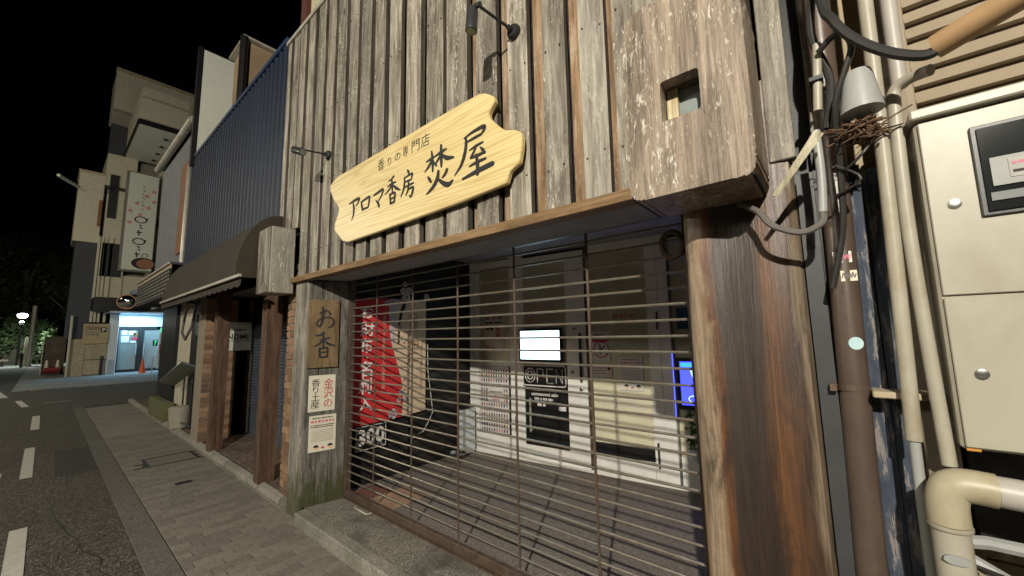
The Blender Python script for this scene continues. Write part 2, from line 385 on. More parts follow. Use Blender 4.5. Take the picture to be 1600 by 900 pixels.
M['doorwhite'] = plain('entrance_white', (.62, .66, .68), .5, var=.04)
M['stone'] = plain('tan_stone', (.40, .34, .23), .85, var=.15, dirt=.4, dirtc=(.2, .17, .12), dscale=2)
M['mirrorg'] = plain('convex_mirror', (.75, .80, .82), .04, metal=1.0, bump=0)

def sign_wood():
    m, nt, b = newmat('sign_pale_pine')
    v = mapped(nt, (12, .30, 12)); n = noise(nt, v, 1.0, 2, .4, .35)
    wv = math_(nt, 'FRACT', math_(nt, 'MULTIPLY', n, 11.0))
    line = ramp(nt, wv, [(.0, (.64, .51, .24)), (.5, (.69, .565, .285)), (.88, (.53, .39, .16)), (1.0, (.65, .52, .25))])
    n2 = noise(nt, mapped(nt, (120, 3, 120)), 1.2, 4, .6); c = mix(nt, 1.0, line, ramp(nt, n2, [(.3, .9), (.7, 1.06)]), 'MULTIPLY')
    nt.links.new(c, b.inputs['Base Color']); b.inputs['Roughness'].default_value = .42; bumped(nt, b, n2, .08, .002); return m
M['sign'] = sign_wood()
M['signedge'] = plain('sign_edge_green', (.15, .15, .06), .6, var=.2)

def pillar_mat():
    m, nt, b = newmat('stained_pillar'); w, rnd = objrand(nt)
    tc = N(nt, 'ShaderNodeTexCoord'); sx = N(nt, 'ShaderNodeSeparateXYZ'); nt.links.new(tc.outputs['Object'], sx.inputs[0])
    nw = noise(nt, mapped(nt, (2, 7, 1.2)), 1.5, 4, .6, 1.0)
    y = math_(nt, 'ADD', sx.outputs['Y'], math_(nt, 'MULTIPLY', math_(nt, 'SUBTRACT', nw, .5), .10))
    t = math_(nt, 'DIVIDE', math_(nt, 'SUBTRACT', y, .05), .40)
    c = ramp(nt, t, [(.0, (.19, .155, .115)), (.09, (.17, .125, .085)), (.14, (.045, .024, .014)), (.28, (.100, .044, .018)), (.40, (.030, .019, .014)), (.66, (.030, .020, .015)), (.73, (.105, .042, .016)), (.79, (.23, .165, .11)), (.92, (.28, .215, .155)), (1.0, (.30, .15, .06))])
    n2 = noise(nt, mapped(nt, (55, 55, 2.2)), 1.4, 6, .7, .4); c = mix(nt, 1.0, c, ramp(nt, n2, [(.3, .45), (.5, 1.0), (.7, 1.4)]), 'MULTIPLY')
    n3 = noise(nt, mapped(nt, (9, 14, 75)), 1.2, 5, .6, .3); c = mix(nt, .10, c, mix(nt, 1.0, c, ramp(nt, n3, [(.35, .6), (.65, 1.6)]), 'MULTIPLY'))
    n4 = noise(nt, mapped(nt, (7, 7, 2.0)), 1.1, 5, .65, .8); c = mix(nt, ramp(nt, n4, [(.52, 0.0), (.66, .85)]), c, (.022, .014, .010))
    nt.links.new(c, b.inputs['Base Color']); b.inputs['Roughness'].default_value = .42; b.inputs['Specular IOR Level'].default_value = .5
    bumped(nt, b, n2, .4, .005); return m
M['pillar'] = pillar_mat()
def peel_mat():
    m, nt, b = newmat('peeling_blue_boards'); v = mapped(nt, (34, 34, 5)); n = noise(nt, v, 1.5, 8, .78, .3)
    c = ramp(nt, n, [(.40, (.035, .048, .075)), (.54, (.06, .075, .105)), (.585, (.26, .235, .22)), (.70, (.20, .17, .16))])
    nt.links.new(c, b.inputs['Base Color']); b.inputs['Roughness'].default_value = .8; bumped(nt, b, n, .8, .01); return m
M['peel'] = peel_mat()
def leaf_mat(name, c1, c2):
    m, nt, b = newmat(name); n = noise(nt, mapped(nt, (1, 1, 1)), 2.2, 5, .7)
    nt.links.new(ramp(nt, n, [(.35, c1), (.65, c2)]), b.inputs['Base Color']); b.inputs['Roughness'].default_value = .6; return m
M['leaf'] = leaf_mat('tree_leaves', (.018, .026, .010), (.05, .06, .025))
M['hedge'] = leaf_mat('hedge_leaves', (.035, .065, .02), (.09, .125, .05))
M['bark'] = wood('tree_bark', (.03, .025, .02), (.07, .06, .045), (.11, .095, .075), knots=.3)

OUTLINE=[[3.146, 2.971], [3.22, 2.954], [3.295, 2.926], [3.287, 2.87], [3.229, 2.789], [3.153, 2.722], [3.118, 2.679], [3.132, 2.63], [3.189, 2.547], [3.186, 2.504], [3.101, 2.437], [3.047, 2.39], [2.947, 2.363], [2.509, 2.365], [1.992, 2.371], [1.616, 2.377], [1.27, 2.393], [1.248, 2.444], [1.221, 2.463], [1.18, 2.477], [1.163, 2.547], [1.157, 2.599], [1.165, 2.64], [1.209, 2.668], [1.273, 2.689], [1.32, 2.731], [1.386, 2.803], [1.391, 2.835], [1.373, 2.857], [1.342, 2.886], [1.353, 2.92], [1.414, 2.965], [1.469, 2.983], [1.612, 2.986], [2.0, 2.985], [2.479, 2.978], [2.92, 2.972]]
SIGN={
'ア': [[[2.939, 2.674, 0.0049], [2.858, 2.683, 0.0088], [2.787, 2.682, 0.0093], [2.801, 2.655, 0.0071], [2.836, 2.632, 0.0033]], [[2.878, 2.665, 0.006], [2.865, 2.617, 0.0093], [2.87, 2.57, 0.0071], [2.895, 2.53, 0.0022]]] ,
'ロ': [[[2.751, 2.643, 0.005], [2.742, 2.61, 0.0093], [2.73, 2.576, 0.0071]], [[2.754, 2.644, 0.0066], [2.688, 2.654, 0.0066], [2.635, 2.658, 0.0083], [2.638, 2.619, 0.0082], [2.648, 2.581, 0.0061]], [[2.735, 2.582, 0.0061], [2.69, 2.581, 0.0061], [2.648, 2.581, 0.0061]]] ,
'マ': [[[2.572, 2.653, 0.0055], [2.509, 2.663, 0.0082], [2.448, 2.668, 0.0077], [2.465, 2.629, 0.0071], [2.504, 2.597, 0.0044]], [[2.542, 2.606, 0.0033], [2.513, 2.582, 0.0088], [2.498, 2.55, 0.0077]]] ,
'香': [[[2.315, 2.729, 0.0071], [2.34, 2.716, 0.0055], [2.377, 2.708, 0.0033]], [[2.391, 2.671, 0.0033], [2.333, 2.681, 0.0061], [2.289, 2.68, 0.0044]], [[2.338, 2.71, 0.0066], [2.33, 2.664, 0.0077], [2.329, 2.617, 0.0055]], [[2.339, 2.667, 0.0055], [2.374, 2.641, 0.0055], [2.422, 2.623, 0.0022]], [[2.322, 2.668, 0.0038], [2.283, 2.635, 0.0088], [2.235, 2.61, 0.0039]], [[2.358, 2.606, 0.0061], [2.351, 2.568, 0.006], [2.348, 2.536, 0.0055]], [[2.358, 2.604, 0.0049], [2.324, 2.606, 0.0055], [2.295, 2.603, 0.0066], [2.296, 2.571, 0.0066], [2.301, 2.538, 0.0055]], [[2.346, 2.57, 0.0044], [2.298, 2.572, 0.0039]], [[2.35, 2.538, 0.0055], [2.322, 2.538, 0.0055], [2.301, 2.539, 0.0044]]] ,
'房': [[[2.152, 2.727, 0.0044], [2.14, 2.712, 0.0083], [2.134, 2.696, 0.0061]], [[2.187, 2.68, 0.0033], [2.144, 2.684, 0.0049], [2.096, 2.687, 0.0061], [2.099, 2.667, 0.0061], [2.106, 2.647, 0.0038]], [[2.17, 2.647, 0.0033], [2.139, 2.648, 0.0055], [2.104, 2.648, 0.0044]], [[2.183, 2.681, 0.0044], [2.182, 2.636, 0.0071], [2.197, 2.591, 0.0066], [2.224, 2.553, 0.0022]], [[2.139, 2.644, 0.0049], [2.133, 2.622, 0.0061]], [[2.177, 2.61, 0.0033], [2.129, 2.615, 0.0055], [2.081, 2.617, 0.0039]], [[2.136, 2.615, 0.0044], [2.143, 2.577, 0.0055], [2.166, 2.55, 0.0017]], [[2.136, 2.586, 0.0044], [2.084, 2.589, 0.0055], [2.091, 2.552, 0.0066], [2.108, 2.527, 0.005], [2.125, 2.54, 0.0028]]] ,
'焚': [[[1.944, 2.719, 0.0038], [1.899, 2.726, 0.0072], [1.841, 2.731, 0.0039]], [[1.891, 2.772, 0.0055], [1.881, 2.706, 0.0099], [1.879, 2.638, 0.006]], [[1.888, 2.714, 0.0066], [1.919, 2.681, 0.0083], [1.961, 2.655, 0.0022]], [[1.871, 2.697, 0.0028], [1.851, 2.674, 0.0066], [1.841, 2.662, 0.0033]], [[1.844, 2.731, 0.0044], [1.798, 2.738, 0.0077], [1.749, 2.744, 0.0044]], [[1.798, 2.783, 0.0066], [1.795, 2.712, 0.0105], [1.794, 2.643, 0.0055]], [[1.804, 2.718, 0.0049], [1.827, 2.696, 0.0066], [1.851, 2.679, 0.0027]], [[1.788, 2.721, 0.0039], [1.745, 2.685, 0.011], [1.681, 2.669, 0.0044]], [[1.924, 2.612, 0.0039], [1.91, 2.592, 0.0088], [1.894, 2.571, 0.005]], [[1.74, 2.607, 0.0077], [1.756, 2.585, 0.0072], [1.784, 2.566, 0.0027]], [[1.822, 2.623, 0.0061], [1.83, 2.579, 0.0105], [1.867, 2.535, 0.0099], [1.936, 2.5, 0.0027]], [[1.827, 2.575, 0.0044], [1.784, 2.538, 0.0099], [1.729, 2.509, 0.0121], [1.687, 2.525, 0.0033]]] ,
'屋': [[[1.587, 2.754, 0.0044], [1.513, 2.768, 0.0077], [1.43, 2.77, 0.0104], [1.428, 2.747, 0.0093], [1.455, 2.729, 0.0039]], [[1.582, 2.721, 0.0028], [1.513, 2.727, 0.0071], [1.447, 2.73, 0.0066]], [[1.573, 2.756, 0.0061], [1.576, 2.684, 0.0099], [1.612, 2.6, 0.0093], [1.673, 2.549, 0.0022]], [[1.545, 2.665, 0.0027], [1.493, 2.674, 0.0066], [1.436, 2.679, 0.0044]], [[1.489, 2.673, 0.0049], [1.507, 2.645, 0.0066], [1.534, 2.618, 0.0049]], [[1.534, 2.616, 0.0049], [1.473, 2.613, 0.0071], [1.422, 2.616, 0.0061]], [[1.456, 2.655, 0.0027], [1.438, 2.635, 0.0082], [1.422, 2.61, 0.0049]], [[1.543, 2.567, 0.0033], [1.48, 2.575, 0.0066], [1.416, 2.576, 0.0049]], [[1.489, 2.619, 0.0061], [1.479, 2.565, 0.0099], [1.48, 2.504, 0.0083]], [[1.601, 2.507, 0.0044], [1.474, 2.522, 0.0105], [1.364, 2.53, 0.011]]] ,
}
BOARD={
'お': [[[0.0786, 1.8347, 0.0056], [0.1079, 1.8447, 0.0111], [0.1406, 1.8626, 0.0093]], [[0.1063, 1.8887, 0.0093], [0.1106, 1.8161, 0.0102], [0.1025, 1.7495, 0.0093], [0.0831, 1.7098, 0.0083], [0.0583, 1.7325, 0.0074], [0.0708, 1.7664, 0.0056], [0.1272, 1.7934, 0.0056], [0.1803, 1.7939, 0.0074], [0.2047, 1.7594, 0.0093], [0.1953, 1.7171, 0.0093], [0.1604, 1.6981, 0.0056]], [[0.1551, 1.8552, 0.0065], [0.1738, 1.8285, 0.0093]]] ,
'香': [[[0.1146, 1.653, 0.0093], [0.1204, 1.5888, 0.0093], [0.1213, 1.5136, 0.0074]], [[0.0554, 1.6238, 0.0056], [0.0981, 1.6306, 0.0093], [0.127, 1.649, 0.0074]], [[0.0945, 1.5856, 0.0046], [0.1342, 1.5922, 0.0083], [0.1707, 1.6028, 0.0074]], [[0.1154, 1.5814, 0.0074], [0.0855, 1.5485, 0.0083], [0.0422, 1.5238, 0.0037]], [[0.1258, 1.5811, 0.0046], [0.1656, 1.5461, 0.0111], [0.2231, 1.5253, 0.0065]], [[0.0871, 1.5037, 0.0074], [0.0921, 1.4626, 0.0093], [0.097, 1.4215, 0.0074]], [[0.0889, 1.5017, 0.0065], [0.1249, 1.5079, 0.0083], [0.1563, 1.5086, 0.0083], [0.1595, 1.4652, 0.0083], [0.1575, 1.4222, 0.0074]], [[0.0988, 1.466, 0.0056], [0.1541, 1.4711, 0.0056]], [[0.097, 1.4215, 0.0074], [0.1574, 1.4259, 0.0074]]] ,
}

Z0 = 0.10                       # level of the shop floor above the pavement
# ================================================================== GROUND
g = MB(); g.box(-60, 60, -25, 130, -.06, -.012); g.build('ground', M['asphalt'], kind='structure')
B('road', M['asphalt'], (-9, .57, -14, 110, -.01, -.004)).__setitem__('kind', 'structure')
gut = bpy.data.objects.new('gutter', None); COL.objects.link(gut); gut['kind'] = 'structure'
y = -2.0
while y < 14.3:
    B('gutter_slab', M['gutter'], (.572, .745, y + .003, y + .597 * 2, -.02, .004), gut, bevel=.003); y += 1.2
pav = bpy.data.objects.new('pavement', None); COL.objects.link(pav); pav['kind'] = 'structure'
B('sand_bed', M['joint'], (.745, 1.70, -2, 14.4, -.03, -.004), pav)
# pavers lie lengthwise across the pavement, staggered from course to course
rng = random.Random(3); pieces = []
PW, PL = .098, .245
ci = 0; y = 14.35
ys = []
yy = 1.3
while yy < 14.3: ys.append(yy); yy += PW + .004
for ci, y in enumerate(ys):
    x = .752 - (ci % 2) * PL * .5 - (ci % 3) * .03
    while x < 1.60:
        a, b_ = max(x, .752), min(x + PL - .005, 1.62)
        if b_ - a > .03:
            skip = (.955 < (a + b_) / 2 < 1.50 and 6.90 < y < 7.42)
            if not skip: pieces.append((a, b_, y, y + PW, rng.uniform(-.0018, .0018)))
        x += PL
pieces.sort(key=lambda p: p[2])
near = [p for p in pieces if p[2] > 2.3][:300]
far_ = [p for p in pieces if p not in near]
mesh_cache = {}
for (a, b_, y0, y1, dz) in near:
    key = (round(b_ - a, 2))
    if key not in mesh_cache:
        o = MB().box(-(b_ - a) / 2, (b_ - a) / 2, -PW / 2, PW / 2, -.02, .003).build('paver', M['paver'], pav, bevel=.002); mesh_cache[key] = o.data
    else:
        o = bpy.data.objects.new('paver', mesh_cache[key]); COL.objects.link(o); adopt(o, pav)
    o.location = ((a + b_) / 2, (y0 + y1) / 2, dz); o.rotation_euler = (rng.uniform(-.008, .008), rng.uniform(-.008, .008), rng.uniform(-.006, .006))
m = MB()
for (a, b_, y0, y1, dz) in far_: m.box(a, b_, y0, y1, -.02, .004 + dz)
o = m.build('distant_pavers', M['paver'], pav); o['kind'] = 'stuff'
t = thing('manhole_cover', 'paved recessed manhole cover with dark metal rim in the pavement', 'manhole cover', (1.22, 7.16, 0))
m = MB()
for d in ((.96, 1.50, 6.90, 6.93), (.96, 1.50, 7.40, 7.43), (.96, .99, 6.93, 7.40), (1.47, 1.50, 6.93, 7.40)): m.box(*d, -.01, .006)
m.build('rim', M['blackm'], t); B('lid', M['paver'], (.993, 1.467, 6.933, 7.397, -.01, .003), t)
t = tag(MB().box(1.06, 1.21, 5.80, 5.90, -.01, .0075).build('drain_cover', M['blackm'], bevel=.002), 'small dark metal drain cover set in the pavers', 'drain cover')
m = MB()
# worn surface: cracks and an old patch in the asphalt
road_wear = random.Random(12)
M['tar'] = plain('tar_seam', (.018, .017, .016), .6)
M['patch'] = aggregate('asphalt_patch', (.025, .024, .022), (.05, .047, .043), (.11, .10, .09), 90, patch=.2, bump=.7)
wear = bpy.data.objects.new('road_wear', None); COL.objects.link(wear); wear['kind'] = 'structure'
for (xa, ya, xb, yb) in ((.52, 3.2, .10, 6.6), (-.3, 10.4, .56, 10.9), (.30, 6.9, .45, 9.8), (-.6, 14.2, .55, 14.0), (.12, 4.6, .5, 4.9)):
    n_c = 14; P = [(xa + (xb - xa) * i / n_c + road_wear.uniform(-.035, .035), ya + (yb - ya) * i / n_c + road_wear.uniform(-.04, .04), road_wear.uniform(.0015, .005)) for i in range(n_c + 1)]
    brush([P], WORLD, -.006, .0035).build('crack', M['tar'], wear)
m = MB(); m.prism([(.20, 7.4), (.56, 7.35), (.56, 9.1), (.22, 9.2)], WORLD, -.006, -.002); m.build('patch', M['patch'], wear)
marks = bpy.data.objects.new('road_markings', None); COL.objects.link(marks); marks['kind'] = 'structure'
for (y0, y1, xa, xb, sk) in ((2.6, 5.63, -.07, .03, 0), (7.63, 9.77, -.07, .03, 0), (11.73, 13.9, -.05, .06, 0), (16.1, 18.0, -.25, -.13, -.17), (19.4, 21.9, -.72, -.58, -.25)):
    m = MB(); m.quad((xa, y0, .001), (xb, y0, .001), (xb + sk, y1, .001), (xa + sk, y1, .001)); m.build('dash', M['dash'], marks)
m = MB(); m.quad((-.42, 5.2, .001), (-.215, 5.2, .001), (-.215, 8.15, .001), (-.42, 8.15, .001)); m.build('line', M['dash'], marks)
B('line', plain('worn_paint', (.16, .155, .14), .9), (.10, .60, 16.6, 16.85, -.003, .001), marks)
# crossing and forecourt
B('side_street', M['asphalt'], (.57, 40, 14.5, 21.5, -.009, .0), None).__setitem__('kind', 'structure')
B('forecourt', M['forecourt'], (-.6, 30, 21.6, 45, -.03, .03), None, bevel=.01).__setitem__('kind', 'structure')
# slab and kerb in front of the shop
slab = B('shop_slab', M['slab'], (1.603, 1.93, .0, 3.80, -.05, Z0)); slab['kind'] = 'structure'
kerb = bpy.data.objects.new('kerb', None); COL.objects.link(kerb); kerb['kind'] = 'structure'
for y0, y1 in ((-1.2, .55), (.553, 2.1), (2.103, 3.76)):
    o = MB().box(1.50, 1.60, y0, y1, -.03, Z0 + .004).build('kerb_stone', M['kerb'], kerb, bevel=.008)
y = 4.22
while y < 14.2:
    l = rng.uniform(.55, .62)
    MB().tube([(1.60, y + .01, .045), (1.60, y + l - .01, .045)], .062, 8).build('kerb_stone', M['kerb'], kerb, smooth=True)
    B('kerb_base', M['kerb'], (1.552, 1.66, y + .012, y + l - .012, -.03, .05), kerb); y += l
# neighbour's raised floor
B('recess_floor', M['brownfloor'], (1.662, 3.2, 4.12, 7.9, -.03, .094)).__setitem__('kind', 'structure')
B('yard_floor', M['brownfloor'], (1.66, 3.2, 7.91, 14.2, -.03, .092)).__setitem__('kind', 'structure')

# ================================================================== THE WOODEN SHOP
shop = thing('wooden_shop', 'incense shop front clad in weathered grey vertical boards with a rolling grille', 'shop', (1.8, 2.2, 0))
B('wall', M['blackboard'], (1.615, 1.80, .06, 4.62, 2.205, 4.93), shop)
proud = [(4.60, 4.50), (4.44, 4.28), (4.23, 4.09), (4.02, 3.86), (3.79, 3.63), (3.575, 3.42), (3.36, 3.20), (3.145, 2.985), (2.925, 2.765), (2.71, 2.55), (2.49, 2.335), (2.25, 2.09), (2.03, 1.85), (1.81, 1.62), (1.545, 1.38), (1.295, 1.15), (1.06, .925), (.838, .705), (.665, .43), (.36, .16)]
rng = random.Random(11)
def board(name, x0, x1, y0, y1, z0, z1, mat, parent, wav=.004, dark_edge=True):
    """a sawn board with slightly uneven edges"""
    n = 9; m = MB(); L = []; R = []
    a = rng.uniform(-wav, wav); b_ = rng.uniform(-wav, wav)
    for i in range(n + 1):
        a = max(-wav, min(wav, a + rng.uniform(-.0022, .0022))); b_ = max(-wav, min(wav, b_ + rng.uniform(-.0022, .0022)))
        z = z0 + (z1 - z0) * i / n; L.append((y0 + a, z)); R.append((y1 + b_, z))
    vs = []; fs = []
    for (ya, z), (yb, _) in zip(L, R): vs += [(x0, ya, z), (x0, yb, z), (x1, yb, z), (x1, ya, z)]
    for i in range(n):
        k = i * 4
        fs += [(k, k+1, k+5, k+4), (k+1, k+2, k+6, k+5), (k+2, k+3, k+7, k+6), (k+3, k, k+4, k+7)]
    fs += [(3, 2, 1, 0), (n*4, n*4+1, n*4+2, n*4+3)]
    m.add(vs, fs); o = m.build(name, mat, parent)
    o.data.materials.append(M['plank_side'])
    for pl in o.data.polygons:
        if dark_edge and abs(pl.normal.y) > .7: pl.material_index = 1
    return o
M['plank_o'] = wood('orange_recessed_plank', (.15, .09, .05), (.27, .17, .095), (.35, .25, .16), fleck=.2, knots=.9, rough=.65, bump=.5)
M['plank_l'] = wood('pale_grey_plank', (.18, .16, .13), (.30, .28, .235), (.40, .37, .315), fleck=.25, knots=.5, rough=.65, bump=.4, vary=.1)
for i, (a, b_) in enumerate(proud):
    zb = 2.203 + rng.uniform(-.001, .006)
    if a > 4.15: zb = 2.72
    board('board', 1.552 + rng.uniform(-.005, .005), 1.586, b_, a, zb, 4.98, M['plank_l'] if i == 17 else M['plank'], shop)
    nx = proud[i + 1][0] if i + 1 < len(proud) else .06
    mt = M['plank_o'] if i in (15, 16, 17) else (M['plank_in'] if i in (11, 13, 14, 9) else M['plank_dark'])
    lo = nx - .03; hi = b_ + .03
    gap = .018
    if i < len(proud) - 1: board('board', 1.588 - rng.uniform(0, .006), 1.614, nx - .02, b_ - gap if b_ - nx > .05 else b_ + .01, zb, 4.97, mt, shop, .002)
B('board', M['plank'], (1.555, 1.60, .055, .128, 2.17, 4.9), shop, bevel=.003)
m = MB()
for a, b_ in proud:
    for z in (2.42, 3.05, 3.75, 4.45):
        if a > 4.15 and z < 2.8: continue
        for yy_ in (a - .022, b_ + .022): m.lathe([(0, .0045), (.007, .0045)], (1.553, yy_ + rng.uniform(-.004, .004), z + rng.uniform(-.02, .02)), 6, (-1, 0, 0))
o = m.build('nail', M['rust'], shop); o['kind'] = 'stuff'
B('roof_trim', M['alu'], (1.535, 1.82, .04, 4.63, 4.985, 5.03), shop)
B('lintel_beam', M['lintel'], (1.515, 1.60, .50, 4.12, 2.147, 2.199), shop, bevel=.003)
B('soffit', plain('soffit_paint', (.24, .23, .23), .8), (1.602, 1.90, .1, 4.10, 2.16, 2.19), shop)
B('shutter_housing', M['black'], (1.90, 1.925, .1, 3.86, 2.16, 2.22), shop)
# corner post and splayed jamb boards
board('corner_post', 1.56, 1.66, 3.825, 4.085, -.0, 2.146, M['post'], shop, .003, False)
m = B('jamb_core', M['blackboard'], (1.662, 1.92, 3.86, 4.10, .0, 2.16), shop)
JF = Fr((1.58, 3.80, 0), (.34, -.08, 0))
js = [(-.005, .098), (.102, .205), (.209, .345)]
for a, b_ in js:
    MB().box(a, b_, Z0 + .002, 2.145, -.035, rng.uniform(-.004, .0), F=JF).build('jamb_board', M['jamb'], shop, bevel=.002)
# room behind the grille
B('shop_floor', M['floor'], (1.932, 4.7, -.3, 3.95, -.05, Z0 - .002), shop)
B('side_wall', M['black'], (1.925, 3.80, 3.885, 4.0, Z0, 2.62), shop)
z = Z0 + .003
while z < 2.58:
    zt = min(z + .148, 2.60); B('wall_board', M['blackboard'], (1.96, 3.74, 3.868, 3.884, z, zt), shop, bevel=.001); z += .151
B('ceiling', plain('ceiling_paint', (.34, .34, .38), .85), (1.93, 4.7, -.3, 3.99, 2.60, 2.66), shop)
B('roof', M['black'], (1.81, 4.8, -.3, 4.6, 4.85, 4.9), shop)
B('end_wall', plain('end_wall_paint', (.3, .28, .25), .8), (1.97, 4.7, -.32, -.22, Z0, 2.62), shop)
# pillar: a half log with flattened face
prof = [(1.96, .075), (1.60, .068), (1.572, .078), (1.562, .10), (1.558, .16), (1.556, .22), (1.558, .28), (1.552, .31), (1.545, .345), (1.547, .38), (1.556, .408), (1.575, .425), (1.60, .434), (1.70, .44), (1.96, .44)]
m = MB(); nz = 26; vs = []; fs = []
for i in range(nz + 1):
    z = Z0 - .02 + (2.50 - Z0) * i / nz
    for k, (x, y) in enumerate(prof):
        d = .004 * math.sin(z * 5.1 + k * .7) + .003 * math.sin(z * 11.0 + k)
        vs.append((x + (d if 2 < k < 12 else 0), y + (d * .6 if 2 < k < 12 else 0), z))
q = len(prof)
for i in range(nz):
    for k in range(q):
        k2 = (k + 1) % q; fs.append((i*q + k, i*q + k2, (i+1)*q + k2, (i+1)*q + k))
m.add(vs, fs); m.build('pillar', M['pillar'], shop, smooth=True, label='broad brown timber pillar streaked with orange and pale sapwood')

# ------------------------------------------------------------------ inner shop front (slightly skewed to the street)
SFx = Fr((3.743, 3.714, 0), (.1106, -.9939, 0))
sf = thing('inner_shopfront', 'white framed glazed shop front with cream blinds behind the grille', 'shop front', (3.9, 2.4, Z0))
def fb(name, mat, s0, s1, z0, z1, n0=-.05, n1=0.0, parent=sf, bevel=.002, **k): return B(name, mat, (s0, s1, z0, z1, n0, n1), parent, SFx, bevel, **k)
fb('frame_post', M['white'], -.23, -.045, Z0, 2.60)
fb('edge_trim', M['white'], -.20, -.17, Z0, 2.56, 0.001, .012)
win = fb('window_frame', M['white'], .50, .66, Z0, 2.60)
for d in ((-.043, .498, 1.20, 1.262), (-.043, .498, Z0, .34), (-.043, -.005, .342, 1.198), (-.043, -.005, 1.264, 2.52), (-.043, .498, 2.50, 2.58)): fb('rail', M['white'], *d, n0=-.045, n1=-.004, parent=win)
fb('pane', M['pane'], -.003, .498, .342, 1.198, -.03, -.026, parent=win, bevel=0); fb('pane', M['pane'], -.003, .498, 1.264, 2.498, -.03, -.026, parent=win, bevel=0)
fb('frame_post', M['white'], .662, .706, Z0, 2.60, -.045, -.003)
door = fb('door', M['white'], 1.292, 1.535, Z0 + .01, 2.56, -.048, .004)
fb('door_rail', M['white'], .71, 1.29, Z0 + .01, .283, -.045, 0, parent=door); fb('door_rail', M['white'], .71, 1.29, 2.45, 2.56, -.045, 0, parent=door)
fb('kick_panel', M['black'], .71, 1.29, .286, 1.235, -.04, -.008, parent=door); fb('pane', M['pane'], .71, 1.29, 1.237, 2.448, -.03, -.026, parent=door, bevel=0)
m = MB(); m.tube([SFx.p(1.47, 1.06, .03), SFx.p(1.47, 1.60, .03)], .014, 8)
for z in (1.10, 1.56): m.tube([SFx.p(1.47, z, 0), SFx.p(1.47, z, .035)], .012, 8)
m.build('handle', M['blackm'], door, smooth=True)
m = MB(); m.tube([SFx.p(.80, .44, .03), SFx.p(.80, .84, .03)], .013, 8)
for z in (.46, .82): m.tube([SFx.p(.80, z, -.01), SFx.p(.80, z, .035)], .01, 8)
m.build('handle', M['alu'], door, smooth=True)
for s_, z_ in ((1.46, .975), (1.40, 1.64), (1.36, 1.16)):
    MB().lathe([(0, .022), (.012, .022), (.016, .012), (.022, .010)], SFx.p(s_, z_, .004), 12, SFx.N).build('lock', M['steel'], door, smooth=True)
fb('frame_post', M['rust'], 1.538, 1.575, Z0, 2.60, -.045, -.002)
fb('pane', M['pane'], 1.578, 2.218, .43, 2.50, -.03, -.026, bevel=0)
fb('base_rail', M['white'], 1.578, 2.218, Z0, .308, -.045, .0)
fb('sill_box', M['black'], 1.578, 2.218, .31, .425, -.03, .01)
fb('header', M['white'], 1.578, 2.218, 2.52, 2.60, -.045, -.002)
fb('frame_post', M['white'], 2.222, 2.44, Z0, 2.60, -.05, .004)
fb('edge_trim', M['white'], 2.32, 2.335, Z0, 2.58, .005, .012)
fb('blue_light_strip', M['led'], 2.441, 2.447, .75, 1.40, .0045, .009, bevel=0)
fb('frame_post', M['greypane'], 2.448, 2.462, Z0, 2.60, -.045, -.004)
fb('base_rail', M['white'], 2.465, 3.7, Z0, .40, -.045, 0); fb('pane', M['pane'], 2.465, 3.7, .52, 2.55, -.03, -.026, bevel=0)
fb('plinth', M['white'], .664, 3.7, Z0 - .001, Z0 + .03, .006, .03); fb('plinth', M['white'], -.2, .66, Z0 - .001, Z0 + .03, .006, .02)
m = MB(); m.tube([SFx.p(2.26, .26, .015), SFx.p(2.26, .50, .015)], .011, 8); m.build('handle', M['blackm'], sf)
m = MB(); m.tube([SFx.p(.58, .42, .015), SFx.p(.58, .60, .015)], .009, 8); m.build('handle', M['blackm'], sf)
m = MB(); m.tube([SFx.p(2.32, 1.62, .02), SFx.p(2.32, 1.80, .02)], .009, 8); m.build('handle', M['blackm'], sf)
# cream blinds hung just inside the glass
for a, b_ in ((-.01, .50), (.70, 1.30), (1.56, 2.24), (2.44, 3.7)):
    o = fb('blind', M['beige'], a, b_, .35 if a > 1 else 1.2, 2.56, -.036, -.034, bevel=0)
fb('inner_wall', M['beige'], -.3, 3.8, Z0, 2.62, -.60, -.55, bevel=0)

def poster(name, label, cat, F, u0, u1, v0, v1, mat, n=.004, t=.0015, group=None):
    o = thing(name, label, cat, F.p((u0 + u1) / 2, v0, n), group)
    B('sheet', mat, (u0, u1, v0, v1, n - t, n), o, F); return o
PF = Fr(SFx.p(0, 0, -.0245), (.1106, -.9939, 0))      # outer face of the glass
pr = random.Random(5)
t = poster('video_poster', 'white video channel poster with red play button on the upper left window', 'poster', PF, .09, .40, 1.37, 1.90, M['paper'])
m = MB(); m.prism([(.105, 1.80), (.165, 1.80), (.165, 1.86), (.105, 1.86)], PF, .0045, .0055); m.build('play_button', M['redink'], t)
m = MB(); m.prism([(.125, 1.815), (.15, 1.83), (.125, 1.845)], PF, .0058, .0064); m.build('play_mark', M['whiteink'], t)
text('YouTube', PF, .175, 1.80, .062, M['ink'], parent=t, w=.20, n=.005, bold=.02)
m = MB()
for v in (1.745, 1.69, 1.665): scribble(PF, .10, .38 if v > 1.7 else .24, v, .028, m, pr, .005)
for v in (1.43, 1.40): scribble(PF, .18, .26, v, .016, m, pr, .005)
m.build('small_print', M['ink'], t)
m = MB(); m.box(.27, .34, 1.57, 1.70, .0045, .0052, F=PF); m.box(.105, .155, 1.40, 1.46, .0045, .0052, F=PF); m.build('red_mark', M['pinkink'], t)
text('お香', PF, .276, 1.60, .05, M['whiteink'], parent=t, w=.058, n=.0055)
